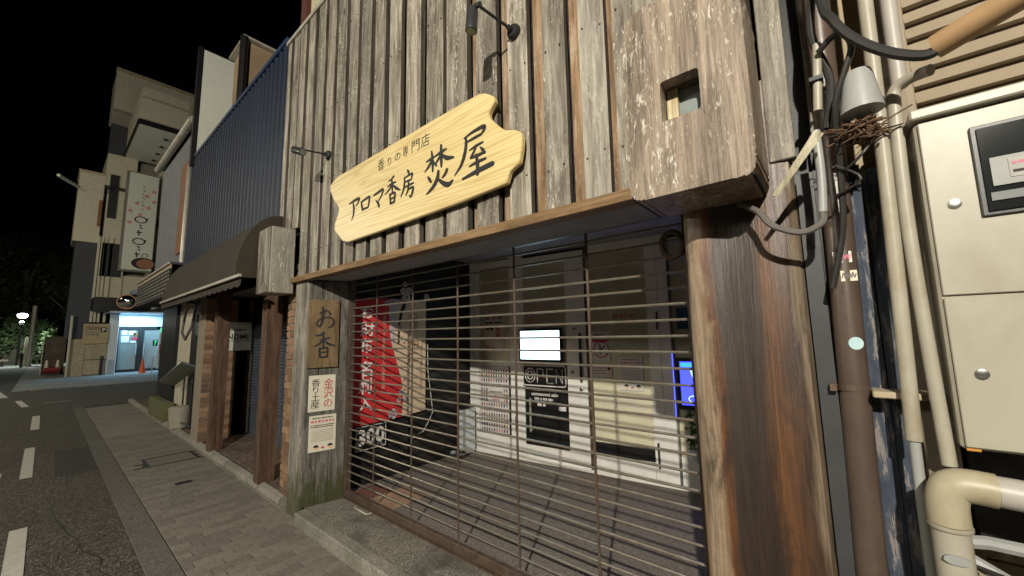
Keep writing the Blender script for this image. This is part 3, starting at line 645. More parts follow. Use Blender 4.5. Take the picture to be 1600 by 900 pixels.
# grid of small bottles / cards on the lower left window
t = poster('perfume_grid_poster', 'white poster with rows of small coloured bottle pictures on the lower left window', 'poster', PF, .0, .46, .36, 1.195, M['paperw'])
cm = [plain('print_' + n_, c, .7, bump=0) for n_, c in (('plum', (.18, .05, .08)), ('brown', (.16, .09, .05)), ('navy', (.05, .06, .12)), ('grey', (.20, .19, .18)), ('rose', (.42, .15, .17)), ('ochre', (.38, .25, .08)))]
bcache = {}
for r in range(13):
    for c in range(11):
        v = 1.155 - r * .062; u = .018 + c * .0395
        if 4 <= r <= 6 and 3 <= c <= 8: continue
        MB().box(u, u + .021, v - .040, v, .0045, .0052, F=PF).build('bottle_picture', pr.choice(cm), t)
B('caption_card', M['paperw'], (.14, .38, .73, .90, .0055, .0065), t, PF)
m = MB(); scribble(PF, .16, .36, .86, .018, m, pr, .007); m.build('small_print', M['greyink'], t)
m = MB(); scribble(PF, .23, .29, .80, .03, m, pr, .007); scribble(PF, .20, .32, .76, .02, m, pr, .007); m.build('small_print', M['pinkink'], t)
# monitor
t = thing('monitor', 'bright blank monitor showing a pale screen on the glass door', 'monitor', SFx.p(.95, 1.26, 0))
fb('casing', M['black'], .655, 1.245, 1.27, 1.66, .002, .03, parent=t, bevel=.006)
fb('screen', M['mon'], .68, 1.215, 1.296, 1.636, .0305, .0315, parent=t, bevel=0)
# OPEN sign
t = thing('open_sign', 'unlit white tube sign reading OPEN on the door below the monitor', 'open sign', SFx.p(.98, .96, 0))
fb('backing', M['black'], .69, 1.285, .97, 1.235, -.006, .006, parent=t, bevel=.002)
def tubes(name, polys, r, mat, parent, F=SFx, n=.018):
    for P in polys:
        MB().tube([F.p(a, b_, n) for a, b_ in P], r, 6).build(name, mat, parent, smooth=True)
def rr(u0, u1, v0, v1, r, k=4):
    P = []
    for cx, cy, a0 in ((u1 - r, v1 - r, 0), (u0 + r, v1 - r, 90), (u0 + r, v0 + r, 180), (u1 - r, v0 + r, 270)):
        for i in range(k + 1): a = math.radians(a0 + 90 * i / k); P.append((cx + r * math.cos(a), cy + r * math.sin(a)))
    return P + [P[0]]
tubes('tube', [rr(.70, 1.275, .985, 1.222, .03)], .008, M['whiteink'], t)
ell = lambda cu, cv, a, b_: [(cu + a * math.cos(i * math.pi / 10), cv + b_ * math.sin(i * math.pi / 10)) for i in range(21)]
tubes('tube', [ell(.80, 1.105, .068, .082), ell(.80, 1.105, .038, .048)], .007, M['whiteink'], t)
tubes('tube', [[(.90, 1.02), (.90, 1.185), (.975, 1.18), (.985, 1.13), (.965, 1.10), (.905, 1.10)], [(1.115, 1.185), (1.03, 1.185), (1.03, 1.02), (1.115, 1.02)], [(1.035, 1.10), (1.10, 1.10)], [(1.155, 1.02), (1.155, 1.185), (1.235, 1.02), (1.235, 1.185)]], .007, M['whiteink'], t)
PD = Fr(SFx.p(0, 0, -.007), (.1106, -.9939, 0))
t = tag(text('unmanned sale', PD, .80, .865, .042, M['whiteink'], name='door_lettering', w=.36, n=.001, bold=.03), 'white lettering line on the black lower panel of the door', 'lettering')
m = MB(); scribble(PD, .82, 1.08, .925, .028, m, pr, .0016); scribble(PD, .84, 1.10, .81, .036, m, pr, .0016); scribble(PD, .88, 1.0, .745, .05, m, pr, .0016); scribble(PD, 1.16, 1.27, .71, .06, m, pr, .0016)
tag(m.build('door_small_print', M['whiteink']), 'rows of tiny white print and labels on the black door panel', 'lettering')
t = poster('door_notice', 'faint pinkish notice on the glass above the monitor', 'notice', PF, .72, 1.12, 1.70, 1.98, plain('faded_notice', (.42, .36, .29), .8), n=.003)
m = MB(); m.prism([(.74, 1.72), (.84, 1.76), (.84, 1.82), (.74, 1.78)], PF, .0035, .0045); m.build('stripe', plain('faded_pink', (.50, .26, .20), .8), t)
# notices on the third panel
t = poster('no_smoking_notice', 'white notice with a red prohibition circle on the middle glass', 'notice', PF, 1.585, 1.80, 1.28, 1.62, M['paperw'])
ring = [(1.70 + .085 * math.cos(a * math.pi / 10), 1.415 + .085 * math.sin(a * math.pi / 10)) for a in range(20)]
m = MB(); m.tube([PF.p(a, b_, .006) for a, b_ in ring + ring[:1]], .006, 6); m.build('prohibition_ring', M['redink'], t)
m = MB(); m.prism([(1.66, 1.37), (1.75, 1.45), (1.74, 1.46), (1.65, 1.38)], PF, .005, .006); m.prism([(1.68, 1.36), (1.70, 1.36), (1.695, 1.48), (1.68, 1.48)], PF, .0045, .0052); m.build('figure', M['ink'], t)
m = MB(); m.box(1.60, 1.79, 1.50, 1.525, .0045, .0052, F=PF); m.build('red_bar', M['redink'], t)
m = MB(); scribble(PF, 1.63, 1.76, 1.56, .03, m, pr, .005); m.build('small_print', M['greyink'], t)
t = poster('small_flyer', 'small white flyer with a cartoonless portrait corner below the prohibition notice', 'flyer', PF, 1.585, 1.81, 1.12, 1.25, M['paperw'])
t['label'] = 'small wide white flyer with a dark haired head printed at its right end'
m = MB(); m.lathe([(0, .02), (.001, .02)], PF.p(1.78, 1.215, .005), 12, PF.N); m.build('hair', M['ink'], t); B('face', M['skin'], (1.765, 1.80, 1.13, 1.20, .0045, .0052), t, PF)
m = MB(); [scribble(PF, 1.60, 1.75, v, .012, m, pr, .005) for v in (1.15, 1.18, 1.21)]; m.build('small_print', M['pinkink'], t)
def notice_people(name, label, F, u0, u1, v0, v1, mat):
    t = poster(name, label, 'notice', F, u0, u1, v0, v1, mat); w, h = u1 - u0, v1 - v0
    m = MB(); scribble(F, u0 + .12 * w, u1 - .12 * w, v1 - .09 * h, .035 * h, m, pr, .005); scribble(F, u0 + .06 * w, u1 - .06 * w, v1 - .29 * h, .03 * h, m, pr, .005); scribble(F, u0 + .06 * w, u1 - .12 * w, v1 - .34 * h, .03 * h, m, pr, .005); m.build('small_print', M['ink'], t)
    m = MB(); scribble(F, u0 + .07 * w, u1 - .07 * w, v1 - .20 * h, .075 * h, m, pr, .005, 1.2); m.build('red_heading', M['pinkink'], t)
    m = MB()
    for k in range(7): scribble(F, u0 + .10 * w, u1 - .10 * w, v1 - (.42 + .05 * k) * h, .014 * h, m, pr, .005, 5)
    m.build('small_print', M['greyink'], t)
    for cu in (.28, .80):
        m = MB(); m.lathe([(0, .085 * w), (.0006, .085 * w)], F.p(u0 + cu * w, v0 + .10 * h, .0045), 14, F.N); m.build('printed_face', M['skin'], t)
        m = MB(); m.prism([(u0 + cu * w + .10 * w * math.cos(a * math.pi / 8), v0 + .115 * h + .10 * w * math.sin(a * math.pi / 8)) for a in range(9)], F, .0053, .0058); m.build('printed_hair', M['ink'], t)
    m = MB(); m.box(u0 + .48 * w, u0 + .58 * w, v0 + .07 * h, v0 + .12 * h, .0045, .005, F=F); m.build('seal', M['redink'], t)
    return t
notice_people('counter_notice', 'white notice with pink heading and two printed faces on the middle glass', PF, 1.895, 2.137, .99, 1.335, M['paperw'])
m = MB()
t = tag(text('人気の香り アロマ お香 各種\nオリジナル 香りづくり 体験できます', PF, 1.66, .80, .11, M['whiteink'], name='window_lettering', w=.50, n=.001, bold=.015), 'pale lettering in two lines low on the middle glass', 'lettering')
t = tag(text('体験中', PF, 1.84, 1.745, .05, M['pinkink'], name='pink_lettering', w=.24, n=.001, bold=.01), 'small pink lettering high on the middle glass', 'lettering')
t = poster('blue_poster', 'dark blue poster above the blue television', 'poster', PF, 2.50, 2.78, 1.62, 1.83, M['blueposter'], n=.003)
t = thing('television', 'wall television glowing deep blue beside the pillar', 'television', SFx.p(2.65, .88, 0))
fb('casing', M['black'], 2.475, 2.93, .85, 1.34, .002, .035, parent=t, bevel=.006)
fb('screen', M['tv'], 2.51, 2.90, .895, 1.305, .0355, .0365, parent=t, bevel=0)
TF = Fr(SFx.p(0, 0, .037), (.1106, -.9939, 0))
m = MB(); m.prism([(2.60, 1.23), (2.66, 1.25), (2.67, 1.02), (2.655, 1.02)], TF, 0, .0006); m.build('bright_wedge', M['tv2'], t)
m = MB(); m.box(2.52, 2.70, 1.255, 1.295, 0, .0006, F=TF); m.build('azure_band', M['tv3'], t)
m = MB(); m.tube([TF.p(2.62 + .045 * math.cos(a), .955 + .03 * math.sin(a), .002) for a in [i * .35 + .6 for i in range(15)]], .004, 5); m.build('crescent', M['tv2'], t)
# white stand by the side wall, bowl, mat, cable
t = thing('white_stand', 'white slab shaped stand leaning by the black side wall', 'stand', (3.55, 3.70, Z0))
ST = Fr((3.46, 3.765, 0), (.95, -.10, 0))
MB().prism(rr(0, .21, Z0 + .02, .655, .02), ST, -.04, .02).build('panel', M['doorwhite'], t, smooth=True)
MB().prism(rr(.03, .26, Z0, .60, .02), ST, -.09, -.045).build('back_panel', M['blackm'], t)
m = MB(); m.tube([ST.p(.0, .66, 0), ST.p(.10, .69, 0), ST.p(.20, .67, 0)], .012, 6); m.build('grip', M['blackm'], t)
t = tag(MB().lathe([(0, .05), (.012, .07), (.05, .10), (.07, .115), (.072, .108), (.045, .085)], (3.36, 3.72, Z0), 20).build('steel_bowl', M['steel'], smooth=True), 'small shiny steel bowl on the floor by the black wall', 'bowl')
mat_ = thing('doormat', 'reddish brown doormat inside the left end of the grille', 'doormat', (2.2, 3.5, Z0))
B('mat', plain('terracotta_mat', (.34, .22, .15), .95, var=.15, nscale=14, bump=.5), (2.03, 2.42, 3.12, 3.48, Z0 - .001, Z0 + .008), mat_, bevel=.003)
B('border', plain('dark_mat', (.16, .07, .05), .95), (2.03, 2.30, 3.50, 3.78, Z0 - .001, Z0 + .007), mat_, bevel=.003)
# banner
BF = Fr((1.985, 3.83, 0), (1, 0, 0))
t = thing('cloth_banner', 'red and cream hanging cloth banner with white lettering behind the grille', 'banner', (2.45, 3.83, .70))
edge = [(.465, 2.02), (.455, 1.88), (.47, 1.68), (.49, 1.55), (.53, 1.43), (.585, 1.26), (.64, 1.08), (.655, .88), (.64, .713)]
W_ = .965
def cloth(poly, mat, name, n0):
    MB().prism(poly, BF, n0 - .002, n0).build(name, mat, t)
cloth([(0.0, .70)] + [(0.0, 2.0)] + edge, M['red'], 'red_cloth', 0)
cloth([(u, v) for u, v in edge][::-1][:0] + [(W_, 2.03), (W_, .735)] + edge[::-1], M['creamcloth'], 'cream_cloth', 0)
M['palecloth'] = plain('pale_lilac_cloth', (.50, .46, .47), .8)
m = MB()
sw = [(.545, 2.02), (.555, 1.85), (.57, 1.66), (.60, 1.5)]
cloth([(.47, 2.02), (.46, 1.88), (.475, 1.68), (.50, 1.53), (.535, 1.5), (.53, 1.68), (.555, 1.85), (.60, 2.02)], M['palecloth'], 'pale_stripe', .002)
cloth([(.655, 2.02), (.70, 2.02), (.635, 1.88), (.600, 1.72), (.595, 1.53), (.575, 1.52), (.575, 1.72), (.60, 1.88)], M['ink'], 'black_stripe', .004)
def bigtext(ch, u, v, w, h, mat, name='lettering', bold=.02): text(ch, BF, u, v, h, mat, name=name, parent=t, w=w, n=.003, bold=bold)
for ch, v, w, h in (('お', 1.80, .155, .125), ('財', 1.61, .17, .155), ('布', 1.435, .145, .155), ('名', 1.188, .155, .165), ('刺', 1.012, .15, .17), ('入', .836, .16, .155)):
    bigtext(ch, .115, v, w, h, M['whiteink'], bold=.015)
bigtext('・', .195, 1.378, .02, .02, M['whiteink'])
text('〈香りがする和小物入れ香り袋〉', BF, .40, .98, .92, M['creamcloth'], parent=t, w=.042, n=.003, vertical=True)
for ch, v in (('お', 1.80), ('皿', 1.655), ('用', 1.458), ('に', 1.30)): bigtext(ch, .725, v, .13, .125, M['goldink'], bold=0)
text('〈香りと彩りの品々〉', BF, .90, .95, .60, M['goldink'], parent=t, w=.035, n=.003, vertical=True)
fl = random.Random(2); m1 = MB(); m2 = MB(); m3 = MB()
for (u, v, r) in ((.43, 1.97, .035), (.50, 1.985, .035), (.60, 1.70, .03), (.54, 1.46, .022), (.63, .98, .035), (.70, .90, .045), (.60, .90, .03), (.52, .76, .055)):
    for k in range(5):
        a = k * 1.257; m1.lathe([(0, r * .5), (.0006, r * .5)], BF.p(u + r * .6 * math.cos(a), v + r * .6 * math.sin(a), .0062), 8, BF.N)
    m2.lathe([(0, r * .3), (.0006, r * .3)], BF.p(u, v, .0075), 7, BF.N)
for k in range(16):
    u = .62 + fl.uniform(-.05, .14); v = fl.uniform(.78, 1.62)
    m3.prism([(u, v), (u + .02, v + .012), (u + .034, v), (u + .02, v - .012)], BF, .003, .0045 + k * 1e-4)
m1.build('printed_petal', M['palecloth'], t); m2.build('printed_flower_centre', M['pinkink'], t); m3.build('printed_leaf', M['goldink'], t)
m = MB(); m.tube([BF.p(-.01, 2.015, -.006), BF.p(W_ + .02, 2.045, -.006)], .008, 8); m.build('hanging_rod', M['blackm'], t)
t = thing('flower_spray', 'pale artificial flowers hanging above the cream cloth banner', 'artificial flowers', (2.65, 3.80, 2.05))
m = MB(); k_ = 0
for (u, v, r) in ((.66, 2.05, .05), (.62, 2.12, .035), (.70, 2.13, .035), (.64, 2.20, .025), (.95, 2.07, .035)):
    for k in range(5):
        a = k * 1.257 + u * 9; c = BF.p(u + r * .7 * math.cos(a), v + r * .7 * math.sin(a), .03)
        m.lathe([(0, r * .35), (.004, r * .55), (.008, r * .4)], c, 8, (math.cos(a) * .4, -1, math.sin(a) * .4))
m.build('petal', M['palecloth'], t); m = MB(); m.tube([BF.p(.66, 1.9, .01), BF.p(.64, 2.06, .02), BF.p(.67, 2.22, .02)], .004, 5); m.tube([BF.p(.66, 2.04, .02), BF.p(.83, 2.0, .02), BF.p(.97, 2.06, .02)], .003, 5); m.build('stem', M['blackm'], t)
t = tag(MB().tube([BF.p(.985, 1.5, .01), BF.p(.99, 1.2, .012), BF.p(1.03, .95, .012), BF.p(1.05, .80, .015), BF.p(1.06, .70, .02), BF.p(1.0, .60, .02), BF.p(.92, .50, .02), BF.p(.86, .49, .02)], .004, 6).build('dangling_string', M['paperw'], smooth=True), 'thin white cord hanging beside the banner on the black wall', 'cord')
t = thing('price_sign', 'black and white sign reading 300 below the red banner', 'price sign', (2.26, 3.82, .45))
B('plate', M['black'], (.10, .44, .455, .692, .0, .008), t, BF)
m = MB()
for d in ((.10, .44, .455, .462), (.10, .44, .685, .692), (.10, .107, .462, .685), (.433, .44, .462, .685)): m.box(*d, .0081, .010, F=BF)
m.build('border', M['paperw'], t)
text('300', BF, .115, .50, .165, M['paperw'], parent=t, w=.31, n=.009, bold=.035)
text('えん', BF, .33, .468, .03, M['paperw'], parent=t, w=.08, n=.010)

# plant behind the glass by the pillar
t = thing('potted_plant', 'green leafy bamboo plant at the foot of the glass beside the pillar', 'plant', SFx.p(2.6, .42, .05))
m = MB(); m.lathe([(0, .05), (.10, .065), (.10, .055)], SFx.p(2.60, .40, .06), 14); m.build('pot', M['doorwhite'], t, smooth=True)
for u, dz, lean in ((2.56, .36, .03), (2.60, .30, -.02), (2.66, .38, .05)):
    MB().tube([SFx.p(u, .49, .06), SFx.p(u + lean, .49 + dz * .5, .07), SFx.p(u + lean * .6, .49 + dz, .06)], .009, 6).build('stem', M['leaf_in'], t, smooth=True)
lr = random.Random(9)
for k in range(22):
    u = 2.60 + lr.uniform(-.06, .08); z = lr.uniform(.52, .90); a = lr.uniform(0, 6.28); l = lr.uniform(.08, .14)
    d = SFx.U * math.cos(a) + SFx.N * math.sin(a) * .6; c = SFx.p(u, z, .07); sd = d.cross(Vector((0, 0, 1))).normalized()
    tip = c + d * l + Vector((0, 0, lr.uniform(-.04, .05))); md = c + d * l * .5 + Vector((0, 0, .02))
    MB().add([c, md + sd * .014, tip, md - sd * .014], [(0, 1, 2), (0, 2, 3)]).build('leaf', M['leaf_in'], t)

# ------------------------------------------------------------------ rolling pipe grille
gr = thing('shutter_grille', 'closed grey steel pipe grille across the shop opening', 'security grille', (1.95, 2.0, Z0))
gx = 1.95
k = 0; z = 2.586
rods_y = [.53, 1.062, 1.60, 2.148, 2.70, 3.25]
while z > .21:
    MB().tube([(gx + random.uniform(-.0015, .0015), -.1, z), (gx + random.uniform(-.003, .003), 1.1, z - random.uniform(0, .003)), (gx + random.uniform(-.003, .003), 2.4, z - random.uniform(0, .003)), (gx, 3.70, z)], .0070, 6).build('bar', M['grille'], gr, smooth=True); z -= .0775
for y in rods_y:
    m = MB(); z = 2.586
    m.box(gx - .009, gx - .002, y - .0075, y + .0075, Z0 + .1, 2.59)
    m.build('link_strip', M['rust'], gr, bevel=.001)
B('bottom_rail', M['rust'], (gx - .02, gx + .02, -.1, 3.70, Z0 + .012, Z0 + .072), gr, bevel=.004)
B('sill_track', M['rust'], (gx - .035, gx + .03, -.1, 3.72, Z0 - .001, Z0 + .01), gr)
B('guide_rail', M['rust'], (gx - .03, gx + .03, 3.702, 3.742, Z0, 2.6), gr, bevel=.002)
m = MB(); m.tube([(1.90, 3.42, Z0 + .012), (1.865, 3.41, Z0 + .012), (1.862, 3.20, Z0 + .012), (1.90, 3.19, Z0 + .012)], .008, 6); m.build('handle', M['alu'], gr, smooth=True)
t = tag(MB().tube([(1.93, .585 + .05 * math.cos(a * .52), 2.02 + .065 * math.sin(a * .52)) for a in range(13)], .014, 8).build('iron_ring', M['rust'], smooth=True), 'dark iron ring hooked on the grille at the top beside the pillar', 'ring')

# ------------------------------------------------------------------ the name board
OF = Fr((1.495, 0, 0), (0, -1, 0))      # u = -Y
def U(p): return (-p[0], p[1]) + tuple(p[2:])
t = thing('name_board', 'pale pine name board with black calligraphy on the boarded wall', 'sign board', (1.5, 2.2, 2.37))
sb = MB().prism([U(p) for p in OUTLINE], OF, -.030, 0).build('plank', M['sign'], t, bevel=.0035, seg=2)
MB().prism([(-(p[0] * .985 + .033), 2.68 + (p[1] - 2.68) * .975) for p in OUTLINE], OF, -.044, -.0305).build('back_edge', M['signedge'], t)
for yy_ in (1.6, 2.1, 2.6): B('spacer', M['black'], (1.539, 1.551, yy_ - .06, yy_ + .06, 2.42, 2.9), t)
for ch, st in SIGN.items():
    brush([[U(p) for p in s_] for s_ in st], OF, 0.0, .003, 1.22).build('calligraphy', M['ink'], t)
for ch, (ya, yb, za, zb) in {'香': (2.526, 2.440, 2.824, 2.912), 'り': (2.394, 2.350, 2.826, 2.892), 'の': (2.307, 2.236, 2.834, 2.890), '専': (2.208, 2.146, 2.832, 2.906), '門': (2.106, 2.020, 2.832, 2.912), '店': (2.003, 1.915, 2.830, 2.916)}.items():
    text(ch, OF, -ya, za, zb - za, M['ink'], name='lettering', parent=t, w=ya - yb, n=.001, bold=-.004)

# ------------------------------------------------------------------ plaque and papers on the jamb
PLF = Fr(JF.p(0, 0, .0), (.34, -.08, 0))
t = thing('wooden_plaque', 'oiled brown wooden plaque with black calligraphy on the left jamb', 'plaque', JF.p(.12, 1.33, .02))
B('board', M['plaque'], (-.012, .258, 1.325, 1.965, .001, .024), t, PLF, bevel=.003)
PB = Fr(JF.p(0, 0, .0245), (.34, -.08, 0))
for ch, st in BOARD.items(): brush(st, PB, 0, .002, 1.0).build('calligraphy', M['ink'], t)
for u, v in ((.012, 1.94), (.235, 1.94), (.012, 1.35), (.235, 1.35)):
    MB().lathe([(0, .008), (.004, .007), (.005, .003)], PB.p(u, v, 0), 8, PB.N).build('screw', M['steel'], t)
t = poster('souvenir_notice', 'white paper with red and black brush lettering under the plaque', 'notice', PLF, .015, .245, .925, 1.255, M['paper'])
text('金沢の', PLF, .185, .955, .265, M['redink'], parent=t, w=.085, n=.005, vertical=True)
text('香り土産', PLF, .075, .955, .265, M['ink'], parent=t, w=.075, n=.005, vertical=True)
notice_people('mask_notice', 'cream notice with pink heading and two printed faces, lowest on the left jamb', PLF, .03, .262, .565, .888, M['paper'])

# ------------------------------------------------------------------ spotlights on the boards
def spot(label, base, head0, head1, r, elbow):
    t = thing('spotlight', label, 'spotlight', base, 'wall spotlights above the name board')
    b_ = Vector(base); MB().lathe([(0, .042), (.018, .042), (.03, .034), (.032, .016), (.06, .014)], b_, 18, (-1, 0, 0)).build('base', M['blackm'], t, smooth=True)
    MB().tube([b_ + Vector((-.05, 0, 0)), Vector(elbow)], .008, 8).build('arm', M['blackm'], t, smooth=True)
    MB().lathe([(-.018, .014), (.018, .014)], elbow, 10, (0, 1, .3)).build('joint', M['blackm'], t, smooth=True)
    h0, h1 = Vector(head0), Vector(head1); L = (h1 - h0).length
    o = MB().lathe([(0, r * .9), (.006, r), (L * .72, r), (L * .74, r * 1.03), (L, r * 1.03)], h0, 18, h1 - h0).build('head', plain('spotlight_grey', (.045, .047, .05), .35, metal=.3), t, smooth=True)
    MB().lathe([(0, r * .8), (.003, r * .8)], h1, 16, h1 - h0).build('lens', M['greypane'], t)
spot('black spotlight on a long arm near the top right of the name board', (1.552, 1.235, 3.275), (1.30, 1.315, 3.30), (1.30, 1.325, 3.175), .031, (1.30, 1.275, 3.295))
spot('small grey spotlight on the left of the name board', (1.552, 3.46, 3.275), (1.25, 3.46, 3.22), (1.27, 3.33, 3.165), .032, (1.28, 3.42, 3.225))

# ------------------------------------------------------------------ rough boxes
t = thing('carved_wooden_box', 'big rough brown wooden box with a square hole above the pillar', 'wooden box', (1.42, .33, 2.06))
CF = Fr((1.30, 0, 0), (0, -1, 0))
def rnd_rect(u0, u1, v0, v1, r, n=48, jit=0.0, sd=0):
    rg = random.Random(sd); P = []; cu, cv = (u0 + u1) / 2, (v0 + v1) / 2
    for i in range(n):
        a = 2 * math.pi * (i + .5) / n; c, s_ = math.cos(a), math.sin(a)
        hu, hv = (u1 - u0) / 2, (v1 - v0) / 2
        e = (2 / 7.0 if s_ > 0 else 2 / 16.0) if r > .02 else 2 / 12.0
        x = hu * abs(c) ** e * (1 if c > 0 else -1); y_ = hv * abs(s_) ** e * (1 if s_ > 0 else -1)
        P.append((cu + x + rg.uniform(-jit, jit), cv + y_ + rg.uniform(-jit, jit)))
    return P
n_ = 112
out_ = rnd_rect(-.525, -.135, 2.055, 2.775, .05, n_, .0025, 4); in_ = rnd_rect(-.397, -.272, 2.312, 2.457, .01, n_)
rings = [(out_, -.26), (out_, -.012), ([(u * .99 + -.33 * .01, v * .995 + 2.41 * .005) for u, v in out_], 0.0), (in_, 0.002), (in_, -.05)]
vs = []; fs = []
for P, nn in rings: vs += [CF.p(u, v, nn) for u, v in P]
for r_ in range(len(rings) - 1):
    for i in range(n_):
        j = (i + 1) % n_; fs.append((r_*n_ + i, r_*n_ + j, (r_+1)*n_ + j, (r_+1)*n_ + i))
MB().add(vs, fs).build('shell', M['box'], t, smooth=True)
B('cavity_back', plain('dusty_glass', (.20, .23, .22), .3, bump=0), (-.42, -.24, 2.29, 2.48, -.11, -.10), t, CF)
B('batten', M['batten'], (-.399, -.362, 2.29, 2.48, -.099, -.075), t, CF)
B('bottom', M['blackboard'], (-.515, -.145, 2.06, 2.075, -.258, -.02), t, CF)
m = MB(); m.box(-.42, -.40, 2.28, 2.49, -.10, -.052, F=CF); m.box(-.27, -.25, 2.28, 2.49, -.15, -.052, F=CF); m.box(-.40, -.27, 2.46, 2.48, -.15, -.052, F=CF); m.box(-.40, -.27, 2.29, 2.308, -.15, -.052, F=CF); m.build('cavity_side', M['plank_side'], t)
t = thing('grey_rough_box', 'rough grey box with pale flecks at the corner above the brown post', 'wooden box', (1.44, 4.3, 2.04))
board_ = MB().box(1.335, 1.551, 4.13, 4.46, 2.045, 2.70).build('shell', M['greybox'], t, bevel=.006)
B('corner_strip', M['plank'], (1.322, 1.334, 4.15, 4.46, 2.05, 2.695), t, bevel=.002)

# ================================================================== BOUTIQUE NEXT DOOR
bt = thing('boutique', 'boutique building with dark blue ribbed cladding over a brick recess', 'shop', (1.9, 6.8, 0))
rib = .145; y = 4.65
def clad(y0, y1):
    m = MB(); P = []; yy = y0
    while yy < y1 - .001:
        P += [(yy, 1.575), (yy + .075, 1.575), (yy + .09, 1.553), (yy + .13, 1.553)]; yy += rib
    P = [p for p in P if p[0] <= y1] + [(y1, 1.575)]
    for (a, xa), (b_, xb) in zip(P[:-1], P[1:]):
        m.quad((xa, a, 2.75), (xb, b_, 2.75), (xb, b_, 5.06), (xa, a, 5.06))
    m.build('cladding_panel', M['bluesheet'], bt)
y = 4.64
while y < 9.3: clad(y, min(y + rib * 4, 9.36)); y += rib * 4
B('wall', M['darkgrey'], (1.60, 1.75, 4.64, 9.38, 2.3, 5.05), bt)
B('roof_trim', plain('blue_trim', (.02, .04, .10), .5), (1.54, 1.80, 4.64, 9.38, 5.062, 5.12), bt)
B('roof', M['black'], (1.76, 6, 4.66, 9.36, 4.85, 4.95), bt)
MB().tube([(1.54, 9.40, 2.9), (1.54, 9.40, 5.0), (1.60, 9.45, 5.08)], .035, 8).build('downpipe', M['alu'], bt, smooth=True)
B('recess_ceiling', plain('boutique_soffit', (.16, .15, .14), .8), (1.60, 3.3, 4.12, 7.9, 2.30, 2.36), bt)
# awning: curved canvas
NA = 8; arc = []
for i in range(NA + 1):
    a = math.radians(90 * i / NA); arc.append((1.545 - .40 * math.sin(a) , 2.22 + .70 * (math.cos(a))))
m = MB(); ya, yb = 4.50, 8.25
for i in range(NA):
    (x0, z0), (x1, z1) = arc[i], arc[i + 1]
    m.quad((x0, ya, z0), (x0, yb, z0), (x1, yb, z1), (x1, ya, z1)); m.quad((x0 + .012, ya, z0 - .01), (x0 + .012, yb, z0 - .01), (x1 + .012, yb, z1 - .01), (x1 + .012, ya, z1 - .01))
for yy_ in (ya, yb): m.add([(1.545, yy_, 2.22)] + [(x, yy_, z) for x, z in arc], [tuple(range(NA + 2))])
m.build('awning_canvas', M['awning'], bt)
B('awning_bar', M['alu'], (1.125, 1.150, 4.3, 8.27, 2.195, 2.225), bt, bevel=.003)
m = MB(); k = 0; yy_ = 4.35
while yy_ < 8.2:
    P = [(yy_, 2.19), (yy_ + .20, 2.19), (yy_ + .20, 2.13)] + [(yy_ + .20 - .2 * i / 6, 2.13 - .022 * math.sin(math.pi * i / 6)) for i in range(1, 7)]
    m.add([(1.16, a, b_) for a, b_ in P], [tuple(range(len(P)))]); yy_ += .2
m.build('valance', M['awning'], bt)
for (y0, y1) in ((4.80, 4.95), (6.72, 6.87)):
    board('post', 1.545, 1.70, y0, y1, .09, 2.30, M['brownpost'], bt, .0015, False)
def bricks(x0, y0, ux, uy, length, z0, z1, parent, depth=.012, bl=.19, bh=.062, rg=random.Random(21)):
    F = Fr((x0, y0, 0), (ux, uy, 0)); row = 0; z = z0
    MB().box(0, length, z0, z1, -.10, 0, F=F).build('mortar', M['mortar'], parent)
    while z < z1 - .03:
        u = -(row % 2) * bl * .5
        while u < length:
            a, b_ = max(u, 0), min(u + bl, length)
            if b_ - a > .03:
                MB().box(a + .004, b_ - .004, z + .004, min(z + bh, z1), -.02, depth + rg.uniform(-.002, .003), F=F).build('brick', M['brick'], parent)
            u += bl + .008
        z += bh + .010; row += 1
bricks(1.56, 7.45, 1, 0, .42, .095, 2.25, bt, bl=.20)
bricks(2.19, 7.62, 1, -.1, .06, .095, 2.25, bt, bl=.20)
bricks(1.605, 4.36, 0, -1, .24, .095, 2.28, bt, bl=.17)
B('inner_wall', M['black'], (1.98, 2.45, 8.1, 8.2, .09, 2.3), bt)
B('pier_core', M['mortar'], (1.57, 1.97, 7.552, 7.9, .09, 2.3), bt)
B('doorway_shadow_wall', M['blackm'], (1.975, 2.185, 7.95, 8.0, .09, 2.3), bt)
B('door_trim', M['alu'], (2.20, 2.225, 7.50, 7.53, .095, 1.78), bt)
m = None; z = .10
sh = MB()
B('shutter_panel', M['shutter'], (2.235, 2.26, 4.40, 7.52, .095, .50), bt)
k = 0; z = .502
while z < 1.80:
    MB().prism([(0, z), (.010, z + .008), (.013, z + .030), (.004, z + .0455), (0, z + .046)], Fr((2.235, 7.52, 0), (-1, 0, 0)), 0, 3.12) if False else None
    mm_ = MB(); P = [(2.235, z), (2.222, z + .010), (2.219, z + .032), (2.232, z + .046), (2.26, z + .046), (2.26, z)]
    n6 = len(P); mm_.add([(x, 4.40, zz) for x, zz in P] + [(x, 7.50, zz) for x, zz in P], [tuple(range(n6)), tuple(range(2*n6 - 1, n6 - 1, -1))] + [(i, (i+1) % n6, n6 + (i+1) % n6, n6 + i) for i in range(n6)])
    mm_.build('shutter_slat', M['shutter'], bt); z += .048
B('shutter_box', M['black'], (2.23, 2.6, 4.40, 7.52, 1.80, 2.30), bt)
B('party_wall', M['mortar'], (1.665, 3.3, 4.125, 4.38, .09, 2.3), bt)
